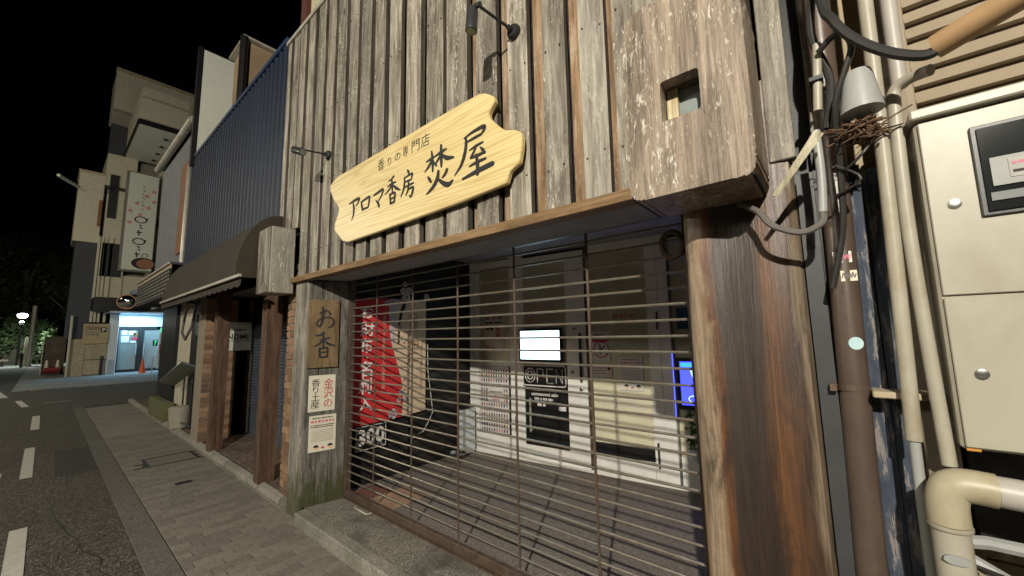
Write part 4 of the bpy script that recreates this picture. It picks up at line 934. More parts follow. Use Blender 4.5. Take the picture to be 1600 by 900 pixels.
# sign in the recess
GS = Fr((1.76, 7.40, 0), (1, .12, 0))
t = thing('boutique_sign', 'white signboard with black lettering hanging in the brick recess', 'sign', (2.0, 7.4, 1.45))
B('panel', M['signwhite'], (-.05, .43, 1.43, 1.885, -.03, 0), t, GS, bevel=.003)
text('GNOME', GS, .0, 1.605, .090, M['ink'], parent=t, w=.40, n=.001, bold=.01)
text('boutique', GS, .10, 1.735, .05, M['ink'], parent=t, w=.24, n=.001, bold=.012, shear=.3)
m = MB(); scribble(GS, .12, .41, 1.575, .014, m, pr, .0015, 3); m.build('small_print', M['greyink'], t)
# black column, white wall and clutter before the pier
B('black_column', M['black'], (1.72, 1.85, 7.95, 9.15, .092, 2.3), bt, bevel=.003)
nb = thing('corner_house', 'grey two storey house with a lattice canopy past the blue boutique', 'house', (1.8, 11.5, 0))
B('wall', plain('plaster_cream', (.50, .46, .36), .8, dirt=.3, dirtc=(.3, .25, .18)), (1.76, 1.9, 9.20, 10.42, .092, 2.36), nb)
B('black_pillar', M['black'], (1.70, 1.95, 10.43, 11.9, .092, 2.34), nb)
B('upper_wall', plain('blue_grey_render', (.17, .18, .19), .8, dirt=.3, dirtc=(.10, .10, .10)), (1.60, 6, 9.44, 12.80, 2.36, 5.85), nb)
B('shutter_board', M['brownshut'], (1.575, 1.60, 9.55, 10.35, 3.35, 5.25), nb, bevel=.003)
MB().tube([(1.50, 9.2, 5.86), (1.50, 12.9, 5.92)], .07, 10).build('gutter', M['alu'], nb, smooth=True)
B('roof', M['black'], (1.5, 6, 9.3, 12.9, 5.93, 6.0), nb)
B('canopy', M['darkgrey'], (1.22, 1.6, 8.28, 11.72, 2.86, 2.90), nb); B('canopy_edge', M['alu'], (1.19, 1.218, 8.28, 11.75, 2.855, 2.885), nb, bevel=.003)
B('canopy_fascia', M['stone'], (1.222, 1.235, 8.28, 11.72, 2.78, 2.852), nb)
B('canopy_soffit', M['darkgrey'], (1.22, 1.6, 8.28, 11.72, 2.36, 2.385), nb)
B('canopy_end', M['black'], (1.22, 1.6, 11.722, 11.74, 2.36, 2.86), nb)
LFr = Fr((1.215, 11.70, 0), (0, -1, 0))
B('lattice_back', M['black'], (.0, 3.42, 2.39, 2.778, -.03, -.02), nb, LFr)
rows, cols = 6, 26; cw = 3.40 / cols; chh = .385 / rows
for r_ in range(rows + 1): B('lattice_bar', M['blackm'], (0, 3.42, 2.388 + r_ * chh, 2.388 + r_ * chh + .014, -.018, .006), nb, LFr)
m = MB()
for c in range(cols + 1): m.box(c * cw, c * cw + .016, 2.39, 2.777, -.016, .004, F=LFr)
m.build('lattice_upright', M['blackm'], nb)
m = MB()
for r_ in range(rows):
    for c in range(cols): m.prism([(c * cw + .055 + .030 * math.cos(a * math.pi / 4), 2.423 + r_ * chh + .017 * math.sin(a * math.pi / 4)) for a in range(8)], LFr, -.019, -.002)
m.build('lattice_knob', M['alu'], nb)
m = MB(); m.tube([(1.58, 8.9, 2.2), (1.55, 8.95, 1.75), (1.56, 8.72, 1.62), (1.57, 8.35, 1.85), (1.58, 8.2, 2.2)], .02, 6); tag(m.build('hanging_cable', M['greycable'], smooth=True), 'thick loop of grey cable hanging before the black column', 'cable')
t = tag(MB().prism(rr(0, .16, 1.68, 2.05, .05), Fr((1.58, 8.15, 0), (1, 0, 0)), -.02, .02).build('lamp_panel', M['greypane']), 'narrow rounded blue grey lamp panel beside the brick pier', 'lamp')
t = thing('planter_box', 'low mossy concrete planter at the foot of the black pillar', 'planter', (1.8, 10.8, .09))
B('trough', plain('mossy_concrete', (.11, .115, .05), .9, dirt=.5, dirtc=(.05, .06, .02)), (1.545, 1.69, 9.9, 11.6, .05, .42), t, bevel=.01)
t = thing('leaning_board', 'pale board lying tilted on a small black frame before the brick pier', 'board', (1.6, 9.2, .09))
SB = Fr((1.44, 9.95, .84), (0, -1, .24), (.30, 0, -.13))
B('panel', M['greypane'], (0, 1.75, 0, .26, 0, .03), t, SB, bevel=.003)
for y_ in (8.7, 9.3):
    MB().tube([(1.70, y_, .09), (1.70, y_, .95)], .014, 6).build('leg', M['blackm'], t)
MB().tube([(1.60, 9.3, .12), (1.62, 8.8, .20), (1.70, 8.6, .14)], .014, 6).build('leg', M['blackm'], t)
t = tag(MB().lathe([(0, .13), (.25, .16), (.34, .16), (.36, .12)], (1.62, 9.0, .105), 16).build('white_tub', M['cream_box'], smooth=True), 'round cream tub under the tilted board', 'tub')
# roofline signs behind the parapet
t = thing('rooftop_panel', 'tall blank cream sign panel standing on the roof above the blue cladding', 'billboard', (1.85, 9.1, 4.9))
RF = Fr((1.62, 9.1, 0), (1, 0, 0))
B('face', M['signwhite'], (-.05, .56, 4.9, 7.30, 0, .02), t, RF); B('frame', M['black'], (-.13, .58, 4.9, 7.34, -.10, -.001), t, RF)
B('side_edge', M['black'], (-.13, -.055, 4.9, 7.34, 0, .021), t, RF)
t = thing('roof_hut', 'brown plywood clad box on the roof right of the cream panel', 'roof structure', (2.2, 7.5, 4.95))
B('wall', plain('brown_ply', (.30, .22, .13), .8, var=.15, nscale=2), (1.80, 3.0, 7.2, 7.9, 4.9, 6.60), t); MB().tube([(1.74, 7.15, 4.9), (1.74, 7.15, 6.62)], .06, 8).build('post', M['black'], t); B('eave', M['alu'], (1.72, 3.05, 7.12, 7.95, 6.61, 6.65), t)
t = thing('roof_signboard', 'cream lettered signboard with brown edge rising above the board wall', 'sign', (1.8, 4.4, 5.0))
QF = Fr((1.70, 4.45, 0), (1, 0, 0))
B('face', plain('cream_sign', (.66, .60, .42), .6), (0.02, .55, 5.20, 6.3, 0, .015), t, QF); B('frame', plain('maroon_frame', (.10, .035, .025), .6), (-.03, .6, 5.14, 6.34, -.16, -.002), t, QF)
text('う', QF, .06, 5.33, .10, M['ink'], parent=t, n=.016)

# ================================================================== RIGHT EDGE: meters, pipes, cables
rb = thing('tan_house', 'tan house wall with horizontal siding at the right edge', 'house', (1.8, -.6, 0))
B('wall', M['tan_tile'], (1.78, 1.9, -2.2, .03, 0, 3.6), rb)
z = 2.20
while z < 3.4:
    m = MB(); m.add([(1.742, -2.2, z), (1.772, -2.2, z + .056), (1.78, -2.2, z + .056), (1.78, -2.2, z), (1.742, -.262, z), (1.772, -.262, z + .056), (1.78, -.262, z + .056), (1.78, -.262, z)],
        [(0, 1, 5, 4), (1, 2, 6, 5), (0, 4, 7, 3), (4, 5, 6, 7), (0, 3, 2, 1)]); m.build('siding_board', M['siding'], rb); z += .0565
B('corner_trim', M['siding'], (1.735, 1.78, -.26, -.225, .0, 3.5), rb, bevel=.004)
z = .2
while z < 2.15:
    B('wall_tile', M['tan_tile'], (1.765, 1.779, -1.4, -.262, z, z + .058), rb, bevel=.002); z += .062
z = .3
t = thing('meter_cabinet', 'cream metal meter cabinet with a dark window and two locks', 'meter cabinet', (1.55, -.5, 1.30))
B('body', M['cream_box'], (1.455, 1.70, -.95, -.205, 1.302, 2.14), t, bevel=.006)
B('upper_door', M['cream_box'], (1.447, 1.454, -.94, -.212, 1.676, 2.135), t, bevel=.002); B('lower_door', M['cream_box'], (1.447, 1.454, -.94, -.212, 1.308, 1.670), t, bevel=.002)
B('top_lip', M['cream_box'], (1.43, 1.70, -.96, -.198, 2.143, 2.170), t, bevel=.004)
B('window_frame', M['flash'], (1.438, 1.446, -.62, -.296, 1.862, 2.09), t, bevel=.002)
B('window', M['darkpane'], (1.433, 1.4375, -.61, -.306, 1.872, 2.08), t)
B('meter_label', plain('meter_label', (.24, .245, .235), .5), (1.429, 1.4325, -.56, -.318, 1.93, 2.0), t); B('meter_label', plain('grey_label', (.13, .14, .14), .5), (1.429, 1.4325, -.56, -.312, 1.895, 1.915), t)
MF = Fr((1.4285, 0, 0), (0, -1, 0))
B('meter_slip', plain('dull_slip', (.34, .33, .31), .6), (.345, .50, 1.945, 1.99, 0, .001), t, MF)
m = MB(); scribble(MF, .35, .48, 1.975, .008, m, pr, .0015, 3); m.build('red_print', M['pinkink'], t)
m = MB(); scribble(MF, .35, .49, 1.955, .008, m, pr, .0015, 3); m.build('small_print', M['ink'], t)
for z in (1.905, 1.483):
    MB().lathe([(0, .013), (.004, .012), (.005, .008)], (1.447, -.255, z), 18, (-1, 0, 0)).build('lock', M['steel'], t, smooth=True)
B('rust_corner', plain('orange_rust', (.45, .20, .04), .9), (1.445, 1.4465, -.235, -.212, 1.301, 1.307), t)
B('shade_block', M['black'], (1.62, 1.76, -.95, -.24, 1.02, 1.298), tag(bpy.data.objects.new('dark_void', None), 'black block standing in for the shade under the cream meter cabinet', 'board'))  # black block puts the shade under the cabinet into colour
bpy.data.objects['dark_void'].name = 'under_cabinet_shade'; COL.objects.link(bpy.data.objects['under_cabinet_shade'])
# pipes
def pipe(name, label, pts, r, mat, cat='pipe', seg=14, collars=(), group=None):
    t = thing(name, label, cat, pts[-1], group)
    MB().tube(catmull([tuple(p) for p in pts], 5) if len(pts) > 2 else pts, r, seg).build('tube', mat, t, smooth=True)
    for c, ax, rr_, l in collars: MB().lathe([(0, rr_), (.004, rr_ * 1.03), (l - .004, rr_ * 1.03), (l, rr_)], c, seg, ax).build('collar', mat, t, smooth=True)
    return t
pipe('cream_pipe', 'left cream pipe of the vertical pair beside the blue boards', [(1.50, -.162, 3.4), (1.50, -.148, 2.2), (1.50, -.129, 1.30)], .0175, M['cream_pipe'])
pipe('thin_grey_pipe', 'thin grey pipe continuing below the left cream pipe', [(1.50, -.129, 1.298), (1.50, -.128, .98), (1.52, -.14, .70), (1.52, -.16, .3)], .012, M['grey_pvc'])
pipe('cream_pipe', 'right cream pipe of the vertical pair, bent under the tan lagging', [(1.49, -.185, 1.25), (1.49, -.177, 1.6), (1.49, -.174, 1.9), (1.49, -.180, 2.20), (1.49, -.186, 2.265), (1.47, -.215, 2.278), (1.44, -.25, 2.27)], .0150, M['cream_pipe'])
pipe('cream_pipe', 'wide cream duct running up behind the pipe pair', [(1.56, -.215, 3.4), (1.56, -.205, 2.3)], .019, M['cream_pipe2'])
t = thing('elbow_pipe', 'thick cream drain pipe with a rounded elbow under the meter cabinet', 'pipe', (1.43, -.165, 0))
MB().tube([(1.43, -.163, 1.15), (1.43, -.163, .05)], .034, 18).build('tube', M['cream_pipe'], t, smooth=True)
MB().tube(catmull([(1.43, -.163, 1.13), (1.43, -.164, 1.18), (1.43, -.175, 1.212), (1.43, -.20, 1.222), (1.43, -.245, 1.220)], 5), .038, 18).build('elbow', plain('yellowed_pvc', (.36, .32, .225), .42, var=.06, dirt=.6, dirtc=(.25, .20, .12), dscale=9), t, smooth=True)
MB().lathe([(0, .038), (.002, .0395), (.010, .0395)], (1.43, -.163, 1.118), 18, (0, 0, 1)).build('collar', M['cream_pipe'], t, smooth=True)
MB().tube(catmull([(1.43, -.246, 1.220), (1.43, -.30, 1.216), (1.43, -.36, 1.20), (1.43, -.385, 1.16), (1.43, -.39, .6)], 5), .034, 18).build('branch', M['cream_pipe2'], t, smooth=True)
PSt = Fr((1.392, -.163, 0), (0, -1, 0))
MB().prism([(.022 * math.cos(a * math.pi / 8), 1.060 + .011 * math.sin(a * math.pi / 8)) for a in range(16)], PSt, -.008, .0005).build('oval_label', M['grey_pvc'], t)
m = MB().tube([(1.55, -.19, 1.05), (1.55, -.24, 1.06), (1.52, -.34, 1.07)], .016, 8); tag(m.build('grey_conduit', M['grey_pvc'], smooth=True), 'grey conduit running level behind the thick drain pipe', 'conduit')
m = MB().tube([(1.55, -.17, 1.03), (1.55, -.26, .98), (1.52, -.36, .93)], .016, 8); tag(m.build('sloping_conduit', M['grey_pvc'], smooth=True), 'lower grey conduit sloping behind the thick drain pipe', 'conduit')
MB_ = MB().tube([(1.53, -.12, 1.15), (1.50, -.15, 1.03), (1.52, -.25, 1.0), (1.50, -.38, .95)], .004, 6); tag(MB_.build('black_wire', M['cable'], smooth=True), 'thin black wire looping behind the thick drain pipe', 'wire')
t = thing('brown_downpipe', 'dark brown round downpipe with stickers beside the pillar', 'downpipe', (1.60, -.02, 0))
MB().tube([(1.60, -.055, 3.4), (1.60, -.03, 1.8), (1.60, -.012, .9), (1.60, -.004, .02)], .037, 20).build('tube', M['brown_pipe'], t, smooth=True)
MB().lathe([(0, .039), (.016, .039)], (1.60, -.02, 1.41), 20).build('strap', M['rust'], t)
B('strap_tab', M['rust'], (1.57, 1.60, .018, .035, 1.408, 1.43), t)
DF = Fr((1.562, -.028, 0), (.25, -1, 0))
for nm, lb, u0, u1, z0, z1, mt in (('sticker', 'white sticker scrawled with pink on the brown downpipe', -.020, .026, 1.80, 1.835, 'paperw'), ('sticker', 'small white sticker with grey scrawl on the brown downpipe', -.006, .034, 1.742, 1.775, 'paper')):
    s_ = thing(nm, lb, 'sticker', DF.p(0, z0, 0), 'stickers on the brown downpipe'); B('sheet', M[mt], (u0, u1, z0, z1, -.004, -.0005), s_, DF)
    sr = random.Random(int(z0 * 1000)); m = MB(); P = [(u0 + .003 + (u1 - u0 - .006) * i / 9, (z0 + z1) / 2 + (.010 if i % 2 else -.010) * sr.uniform(.5, 1), .0014) for i in range(10)]
    brush([P], DF, 0, .001).build('scrawl', M['pinkink'] if mt == 'paperw' else M['greyink'], s_)
s_ = tag(MB().prism([(.019 + .018 * math.cos(a * math.pi / 9), 1.553 + .019 * math.sin(a * math.pi / 9)) for a in range(18)], Fr((1.560, -.020, 0), (.25, -1, 0)), -.004, 0).build('round_sticker', plain('pale_blue_sticker', (.42, .58, .62), .5)), 'round pale blue sticker on the brown downpipe', 'sticker')
B('corner_flashing', M['flash'], (1.60, 1.63, .018, .064, 0, 2.12), shop)
B('corner_flashing', M['black'], (1.62, 1.64, -.02, .017, 0, 3.3), shop); B('corner_blocker', M['black'], (1.66, 1.70, -.03, .10, 0, 3.3), shop)  # both black panels added to block the blue-lit room behind
t = thing('peeling_boards', 'narrow blue boards with peeling white paint beside the downpipe', 'boards', (1.63, -.09, 0))
board('board', 1.63, 1.645, -.098, -.048, 0, 2.12, M['peel'], t, .003, False); board('board', 1.632, 1.647, -.150, -.102, 0, 2.1, M['peel'], t, .003, False)
B('board', M['mortar'], (1.65, 1.66, -.23, -.15, 0, 3.4), t)
B('tie', M['stone'], (1.53, 1.63, -.20, -.06, 1.40, 1.418), t, bevel=.003)
# cap, nest, conduit, stick, cables
t = thing('service_cap', 'grey plastic cone shaped cable entry cap above a tangled nest', 'cable cap', (1.42, -.11, 2.2))
MB().lathe([(0, .048), (.01, .047), (.10, .034), (.118, .030), (.122, .015)], (1.42, -.108, 2.20), 22).build('cap', M['grey_pvc'], t, smooth=True)
nr = random.Random(8)
m = MB()
for k in range(160):
    c = Vector((1.45 + nr.uniform(-.04, .04), -.10 + nr.gauss(0, .024), 2.155 + nr.gauss(0, .014))); a = nr.uniform(0, 6.28); l = nr.uniform(.015, .04)
    d = Vector((math.cos(a) * .6, math.sin(a), nr.uniform(-.5, .5))) * l; m.tube([c - d, c + Vector((0, 0, nr.uniform(-.006, .006))), c + d], nr.uniform(.0012, .003), 4, cap=False)
o = m.build('bird_nest', M['nest']); tag(o, 'tangled brown fibre nest stuffed under the grey cable cap', 'nest')
m = MB().tube([(1.44, -.030, 2.46), (1.44, -.014, 2.25)], .0115, 10); tag(m.build('white_conduit', M['cream_pipe'], smooth=True), 'upper white conduit clipped beside the weathered boards', 'conduit')
m = MB().tube(catmull([(1.44, -.003, 2.19), (1.44, -.004, 2.05), (1.44, .002, 1.94)], 4), .0115, 10); tag(m.build('white_conduit', M['grey_pvc'], smooth=True), 'lower white conduit ending above the looped grey cable', 'conduit')
SKF = [(1.37, .108, 1.995), (1.36, -.010, 2.150)]
m = MB().tube([SKF[0], SKF[1]], .013, 5, rs=[.007, .014]); tag(m.build('split_stick', M['stick']), 'pale split stick wedged at a slant under the wooden box', 'stick')
m = MB().tube(catmull([(1.50, .22, 2.03), (1.45, .164, 1.98), (1.42, .127, 1.92), (1.42, .059, 1.885), (1.43, .008, 1.905), (1.44, .002, 1.94)], 5), .010, 8); tag(m.build('looped_cable', M['greycable'], smooth=True), 'grey cable looping below the wooden box into the white conduit', 'cable')
m = MB().tube(catmull([(1.45, -.03, 3.0), (1.38, -.050, 2.56), (1.36, -.067, 2.47), (1.36, -.102, 2.395), (1.36, -.158, 2.325), (1.36, -.212, 2.283), (1.36, -.245, 2.275), (1.365, -.262, 2.30)], 5), .013, 8); tag(m.build('thick_cable', M['cable'], smooth=True), 'thick black cable sagging into the tan lagged pipe', 'cable')
m = MB().tube(catmull([(1.42, -.03, 2.42), (1.40, -.064, 2.44), (1.40, -.092, 2.432), (1.40, -.102, 2.388), (1.40, -.083, 2.327), (1.42, -.054, 2.24), (1.47, -.05, 2.1), (1.50, -.04, 1.9), (1.52, .0, 1.72)], 5), .0085, 8); tag(m.build('curled_cable', M['cable'], smooth=True), 'black cable curling round between the conduit and the grey cap', 'cable')
m = MB().tube(catmull([(1.42, -.045, 3.0), (1.43, -.04, 2.7), (1.44, -.02, 2.5), (1.46, -.05, 2.35), (1.47, -.03, 2.2)], 5), .011, 8); tag(m.build('hanging_cable', M['cable'], smooth=True), 'black cable dropping straight down left of the cream pipes', 'cable')
m = MB().tube(catmull([(1.45, -.12, 2.12), (1.44, -.10, 2.09), (1.46, -.06, 2.06), (1.47, -.04, 2.08), (1.45, -.09, 2.02), (1.48, -.03, 1.99)], 5), .004, 6); tag(m.build('tangled_wire', M['cable'], smooth=True), 'thin black wire tangled beneath the fibre nest', 'wire')
t = thing('lagged_pipe', 'thick tan lagged pipe sloping out of the upper right corner', 'pipe', (1.36, -.26, 2.28))
MB().tube([(1.37, -.252, 2.292), (1.29, -.40, 2.315), (1.1, -.75, 2.37)], .030, 20).build('lagging', M['bamboo'], t, smooth=True)
for y0, z0, z1, x in ((.012, 2.20, 3.3, 1.60), (-.03, 2.30, 3.3, 1.575)):
    board('board', x, x + .02, y0 - .032, y0, z0, z1, M['plank'], shop)
B('clip', M['blackm'], (1.42, 1.46, -.035, -.002, 2.34, 2.352), thing('pipe_clip', 'black clip round the upper white conduit', 'clip', (1.44, -.02, 2.34)))

# ================================================================== FAR SIDE OF THE CROSSING
FY = 28.0
FF = Fr((0, FY, 0), (1, 0, 0))
ft = thing('concrete_block', 'four storey cream concrete building with projecting balcony across the side street', 'building', (4, FY, 0))
def ff(name, mat, x0, x1, z0, z1, n0, n1, parent=ft, bevel=0.0): return B(name, mat, (x0, x1, z0, z1, n0, n1), parent, FF, bevel)
ff('parapet', M['white_far'], 1.33, 9, 13.6, 15.9, -2.2, 0)
ff('wall', M['white_far'], 2.45, 9, 3.8, 13.6, -9, -.9); ff('wall', M['white_far'], 1.33, 2.45, 10.9 - 1.3, 11.3, -3, 0)
ff('wall', M['darkgrey'], 1.40, 2.45, 11.3, 13.58, -2.0, -1.6)
ff('parapet_band', plain('band_brown', (.24, .22, .18), .8), 1.34, 9, 13.60, 13.75, .001, .06); ff('coping', M['stone'], 1.3, 9, 15.9, 16.05, -.3, .1)
bx0, bx1 = 1.95, 3.60
ff('balcony_slab', M['signwhite'], bx0, bx1, 11.27, 11.40, 0, 4.9); ff('balcony_edge', M['black'], bx0 - .04, bx1 + .02, 11.28, 11.52, 4.91, 4.96)
ff('balcony_front', M['white_far'], bx0, bx1, 11.41, 13.1, 4.7, 4.88); ff('balcony_side', M['white_far'], bx0, bx0 + .15, 11.41, 13.1, 0, 4.69); ff('balcony_edge', M['black'], bx0 - .06, bx0 - .002, 11.28, 11.52, 0, 4.9)
ff('balcony_band', M['stone'], bx0, bx1, 12.55, 12.62, 4.885, 4.92)
for i in range(4): ff('ceiling_lamp', M['blackm'], 2.9, 3.05, 11.22, 11.268, .6 + i * 1.1, .75 + i * 1.1)
ff('wall', M['white_far'], 1.45, 2.3, 3.8, 9.4, -2, 0); ff('window_recess', M['blackm'], 1.50, 1.82, 7.9, 10.2, .002, .05); ff('lower_recess', M['blackm'], 1.46, 2.2, 4.9, 6.6, .003, .06)
ff('wall_panel', M['white_far'], 3.45, 4.1, 8.2, 10.6, -.8, .02); ff('wall_panel', M['signwhite'], 3.5, 4.1, 6.2, 7.9, -.6, .02); ff('ledge', M['stone'], 3.3, 4.3, 5.5, 5.8, -.6, .2); ff('window_recess', M['blackm'], 3.4, 4.2, 7.95, 8.15, -.6, .05)
for x in (3.55, 3.72, 3.9): ff('panel_joint', M['stone'], x, x + .02, 8.2, 10.6, .021, .04)
ff('lower_wall', M['white_far'], 2.3, 5, 3.8, 5.0, -1, -.05)
ff('blue_lit_awning', plain('awning_blue_light', (.25, .33, .45), .7), 2.6, 4.2, 3.95, 4.15, -.1, 1.4)  # blue light falling on the awning is put into its colour
tw = thing('narrow_tower', 'narrow cream tower block with dark grey lower wall left of the balcony building', 'building', (1, FY, 0))
ff('upper_wall', M['white_far'], .46, 1.325, 6.55, 10.05, -2, -.02, tw); ff('lower_wall', M['darkgrey'], .58, 1.325, 1.8, 6.53, -2, -.05, tw); ff('window', M['brownshut'], 1.20, 1.322, 7.4, 8.75, -.019, .01, tw)
ff('coping', M['stone'], .42, 1.325, 10.05, 10.15, -2, .04, tw)
for x in (1.30, 1.42, 1.55, 1.75): ff('pilaster', M['white_far'], x, x + .09, 2.6, 6.9, -.04, .06, tw)
ff('stone_base', M['stone'], .80, 1.25, .03, 1.78, -.5, .02, tw); ff('base_joint', M['mortar'], .80, 1.25, 1.02, 1.05, .021, .03, tw)
MB().tube([FF.p(-.2, 9.05, 2), FF.p(.46, 8.95, 1)], .07, 6).build('flag_bracket', M['signwhite'], tw)
MB().tube([FF.p(.75, .03, .1), FF.p(.74, 2.9, .1)], .05, 6).build('drainpipe', M['white_far'], tw)
# entrance
en = thing('lit_entrance', 'bluish lit glass entrance with white pillar under a dark canopy', 'entrance', (3, FY, 0))
ff('pillar', M['doorwhite'], 2.02, 2.36, .03, 3.05, -.3, .0, en, .02)
ff('canopy', M['black'], 1.30, 4.2, 3.12, 3.75, -.4, 1.3, en, .03)
ff('soffit', M['doorwhite'], 1.9, 4.2, 3.06, 3.118, -.9, 1.2, en)
ff('wall_above_door', M['doorwhite'], 2.37, 4.6, 2.42, 3.05, -1.0, -.90, en)
ff('door_frame', M['blackm'], 2.37, 3.95, 2.26, 2.41, -.99, -.88, en); ff('door_frame', M['blackm'], 2.37, 2.47, .03, 2.25, -.99, -.88, en); ff('door_frame', M['blackm'], 3.18, 3.42, .03, 2.25, -.99, -.88, en); ff('door_frame', M['blackm'], 2.48, 3.17, .03, .16, -.98, -.88, en); ff('door_frame', M['blackm'], 3.43, 4.2, .03, .16, -.98, -.88, en)
ff('door_leaf', M['doorwhite'], 2.48, 3.17, .17, 2.24, -.96, -.93, en); ff('door_leaf', M['doorwhite'], 3.43, 4.2, .17, 2.24, -.96, -.93, en)
ff('pane', M['pane'], 2.48, 3.17, .17, 2.24, -.92, -.915, en); ff('pane', M['pane'], 3.43, 4.2, .17, 2.24, -.92, -.915, en)
for x in (3.14, 3.44): MB().tube([FF.p(x, .9, -.85), FF.p(x, 1.5, -.85)], .025, 6).build('handle', M['steel'], en)
ff('side_wall', M['doorwhite'], 2.30, 2.365, .03, 3.05, -.9, -.31, en); ff('side_wall', M['doorwhite'], 4.25, 4.4, .03, 3.05, -.9, .2, en)
sr = random.Random(4)
for (x, z, w, h, mt, nm, lb) in ((2.55, 1.98, .22, .22, 'paperw', 'door_sticker', 'square white sticker at the top left of the entrance door'), (2.82, 1.96, .26, .22, 'paper', 'door_sticker', 'pale green tinted sticker at the top centre of the entrance door'), (2.55, 1.58, .30, .34, 'paperw', 'door_sticker', 'white notice below the square sticker on the entrance door'), (2.95, 1.70, .34, .14, 'redink', 'door_sticker', 'red strip sticker on the entrance door'), (3.0, 1.93, .20, .16, 'goldink', 'door_sticker', 'yellowish sticker at the top right of the entrance door'), (2.90, 1.55, .22, .12, 'paperw', 'door_sticker', 'small white sticker under the red strip')):
    tag(ff(nm, M[mt], x, x + w, z, z + h, -.912, -.905, None), lb, 'sticker', 'stickers on the entrance door')
t = thing('notice_board', 'tan notice board with dark lettering and a P mark on the stone wall', 'notice board', (1.6, FY, 1.6))
ff('panel', plain('tan_board', (.42, .34, .20), .8), 1.14, 2.0, 1.55, 2.52, .03, .07, t); ff('parking_mark', M['black'], 1.72, 1.92, 2.1, 2.35, .071, .08, t)
text('P', FF, 1.77, 2.13, .18, M['paperw'], parent=t, n=.081, bold=.03); text('月極駐車場', FF, 1.2, 2.2, .2, M['ink'], parent=t, w=.5, n=.072)
m = MB(); [scribble(FF, 1.2, 1.68, v, .08, m, pr, .073) for v in (1.95, 2.07)]; m.build('small_print', M['greyink'], t)
t = thing('stone_wall', 'low tan stone block wall beneath the notice board', 'wall', (1.6, FY, 0))
for i, (a, b_, c, d) in enumerate(((1.26, 2.0, .78, 1.53), (1.26, 2.0, .05, .76))): ff('stone', M['stone'], a, b_, c, d, -.3, .02, t, .02)
ff('post', M['blackm'], 1.78, 1.9, .03, .95, .3, .4, t)
# tall vertical sign
t = thing('vertical_sign', 'tall white hanging sign with pink petals and a brown teapot picture', 'sign', (2.9, 27.2, 5.3))
VF = Fr((0, 27.3, 0), (1, 0, 0))
B('panel', M['signwhite'], (2.15, 3.27, 5.25, 10.35, -.1, 0), t, VF); B('frame', M['greyink'], (2.05, 3.31, 5.17, 10.43, -.28, -.101), t, VF)
def vs_(P, w, mat, nm): brush([[(a, b_, w) for a, b_ in P]], VF, 0, .01).build(nm, mat, t)
for cz in (7.9, 6.75):
    vs_([(2.70 + .22 * math.cos(a * .6), cz + .16 * math.sin(a * .6)) for a in range(11)] + [(2.95, cz + .1)], .025, M['ink'], 'lettering')
    for k, (dx, dz) in enumerate(((.02, -.28), (.05, -.42))): vs_([(2.66 + dx, cz + dz), (2.72 + dx, cz + dz - .03)], .03, M['ink'], 'lettering')
    vs_([(2.64, cz - .58), (2.68, cz - .72), (2.66, cz - .82)], .025, M['ink'], 'lettering'); vs_([(2.60, cz - .68), (2.78, cz - .66)], .025, M['ink'], 'lettering')
for k in range(7): vs_([(2.69, 9.7 - k * .2), (2.73 + .05 * (k % 2), 9.62 - k * .2)], .012, M['ink'], 'lettering')
for (x, z) in ((3.1, 9.5), (2.85, 9.2), (2.5, 8.75), (2.95, 8.6), (3.15, 8.95), (2.28, 8.3), (2.28, 7.7), (2.65, 8.15)):
    m = MB(); m.lathe([(0, .09), (.01, .09)], VF.p(x, z, .001), 8, VF.N); m.build('printed_petal', plain('petal_pink', (.55, .28, .27), .7), t)
m = MB(); m.prism([(2.95 + .46 * math.cos(a * math.pi / 12), 5.62 + .30 * math.sin(a * math.pi / 12)) for a in range(24)], VF, .001, .02); m.build('teapot_outline', M['ink'], t)
m = MB(); m.prism([(3.02 + .34 * math.cos(a * math.pi / 12), 5.60 + .25 * math.sin(a * math.pi / 12)) for a in range(24)], VF, .021, .03); m.build('teapot', plain('teapot_brown', (.34, .15, .09), .7), t)
vs_([(2.85, 5.95), (2.92, 6.12), (3.08, 6.1), (3.05, 5.98)], .015, M['ink'], 'teapot_handle')
# convex mirror, cone, barrier, kiosk
t = thing('traffic_mirror', 'round convex traffic mirror with an orange rim under the canopy', 'traffic mirror', (2.2, 24.3, 3.4))
c = Vector((2.2, 24.2, 3.38)); MB().lathe([(0, .30), (.02, .27), (.05, .18), (.065, .06), (.067, .005)], c, 28, (-.25, -1, -.1)).build('mirror', M['mirrorg'], t, smooth=True)
ax = Vector((-.25, -1, -.1)).normalized(); a1 = ax.orthogonal().normalized(); a2 = ax.cross(a1)
MB().tube([c + a1 * .31 * math.cos(i * math.pi / 12) + a2 * .31 * math.sin(i * math.pi / 12) for i in range(25)], .025, 6).build('rim', plain('mirror_rim', (.45, .22, .12), .6), t, smooth=True)
MB().tube([c + Vector((.05, .05, -.1)), (2.5, 26.75, 3.25)], .03, 6).build('arm', M['stone'], t)
def cone(name, label, x, y, h=.7, mat=M['orange']):
    t = thing(name, label, 'traffic cone', (x, y, .03)); B('base', mat, (x - .18, x + .18, y - .18, y + .18, .03, .06), t, bevel=.01)
    MB().lathe([(.03, .13), (h * .98, .03), (h, .015)], (x, y, .03), 16).build('body', mat, t, smooth=True)
cone('traffic_cone', 'orange traffic cone before the lit entrance door', 3.27, 27.2, .72)
t = thing('pipe_barrier', 'low steel pipe barrier right of the orange cone', 'barrier', (3.75, 27.0, .03))
MB().tube(catmull([(3.60, 27.0, .03), (3.60, 27.0, .75), (3.72, 27.0, .92), (3.95, 27.0, .92), (4.05, 27.0, .75), (4.05, 27.0, .03)], 4), .022, 8).build('frame', M['alu'], t, smooth=True)
t = thing('ticket_kiosk', 'parking kiosk post with green glowing digits beside the entrance', 'kiosk', (3.85, 26.5, .03))
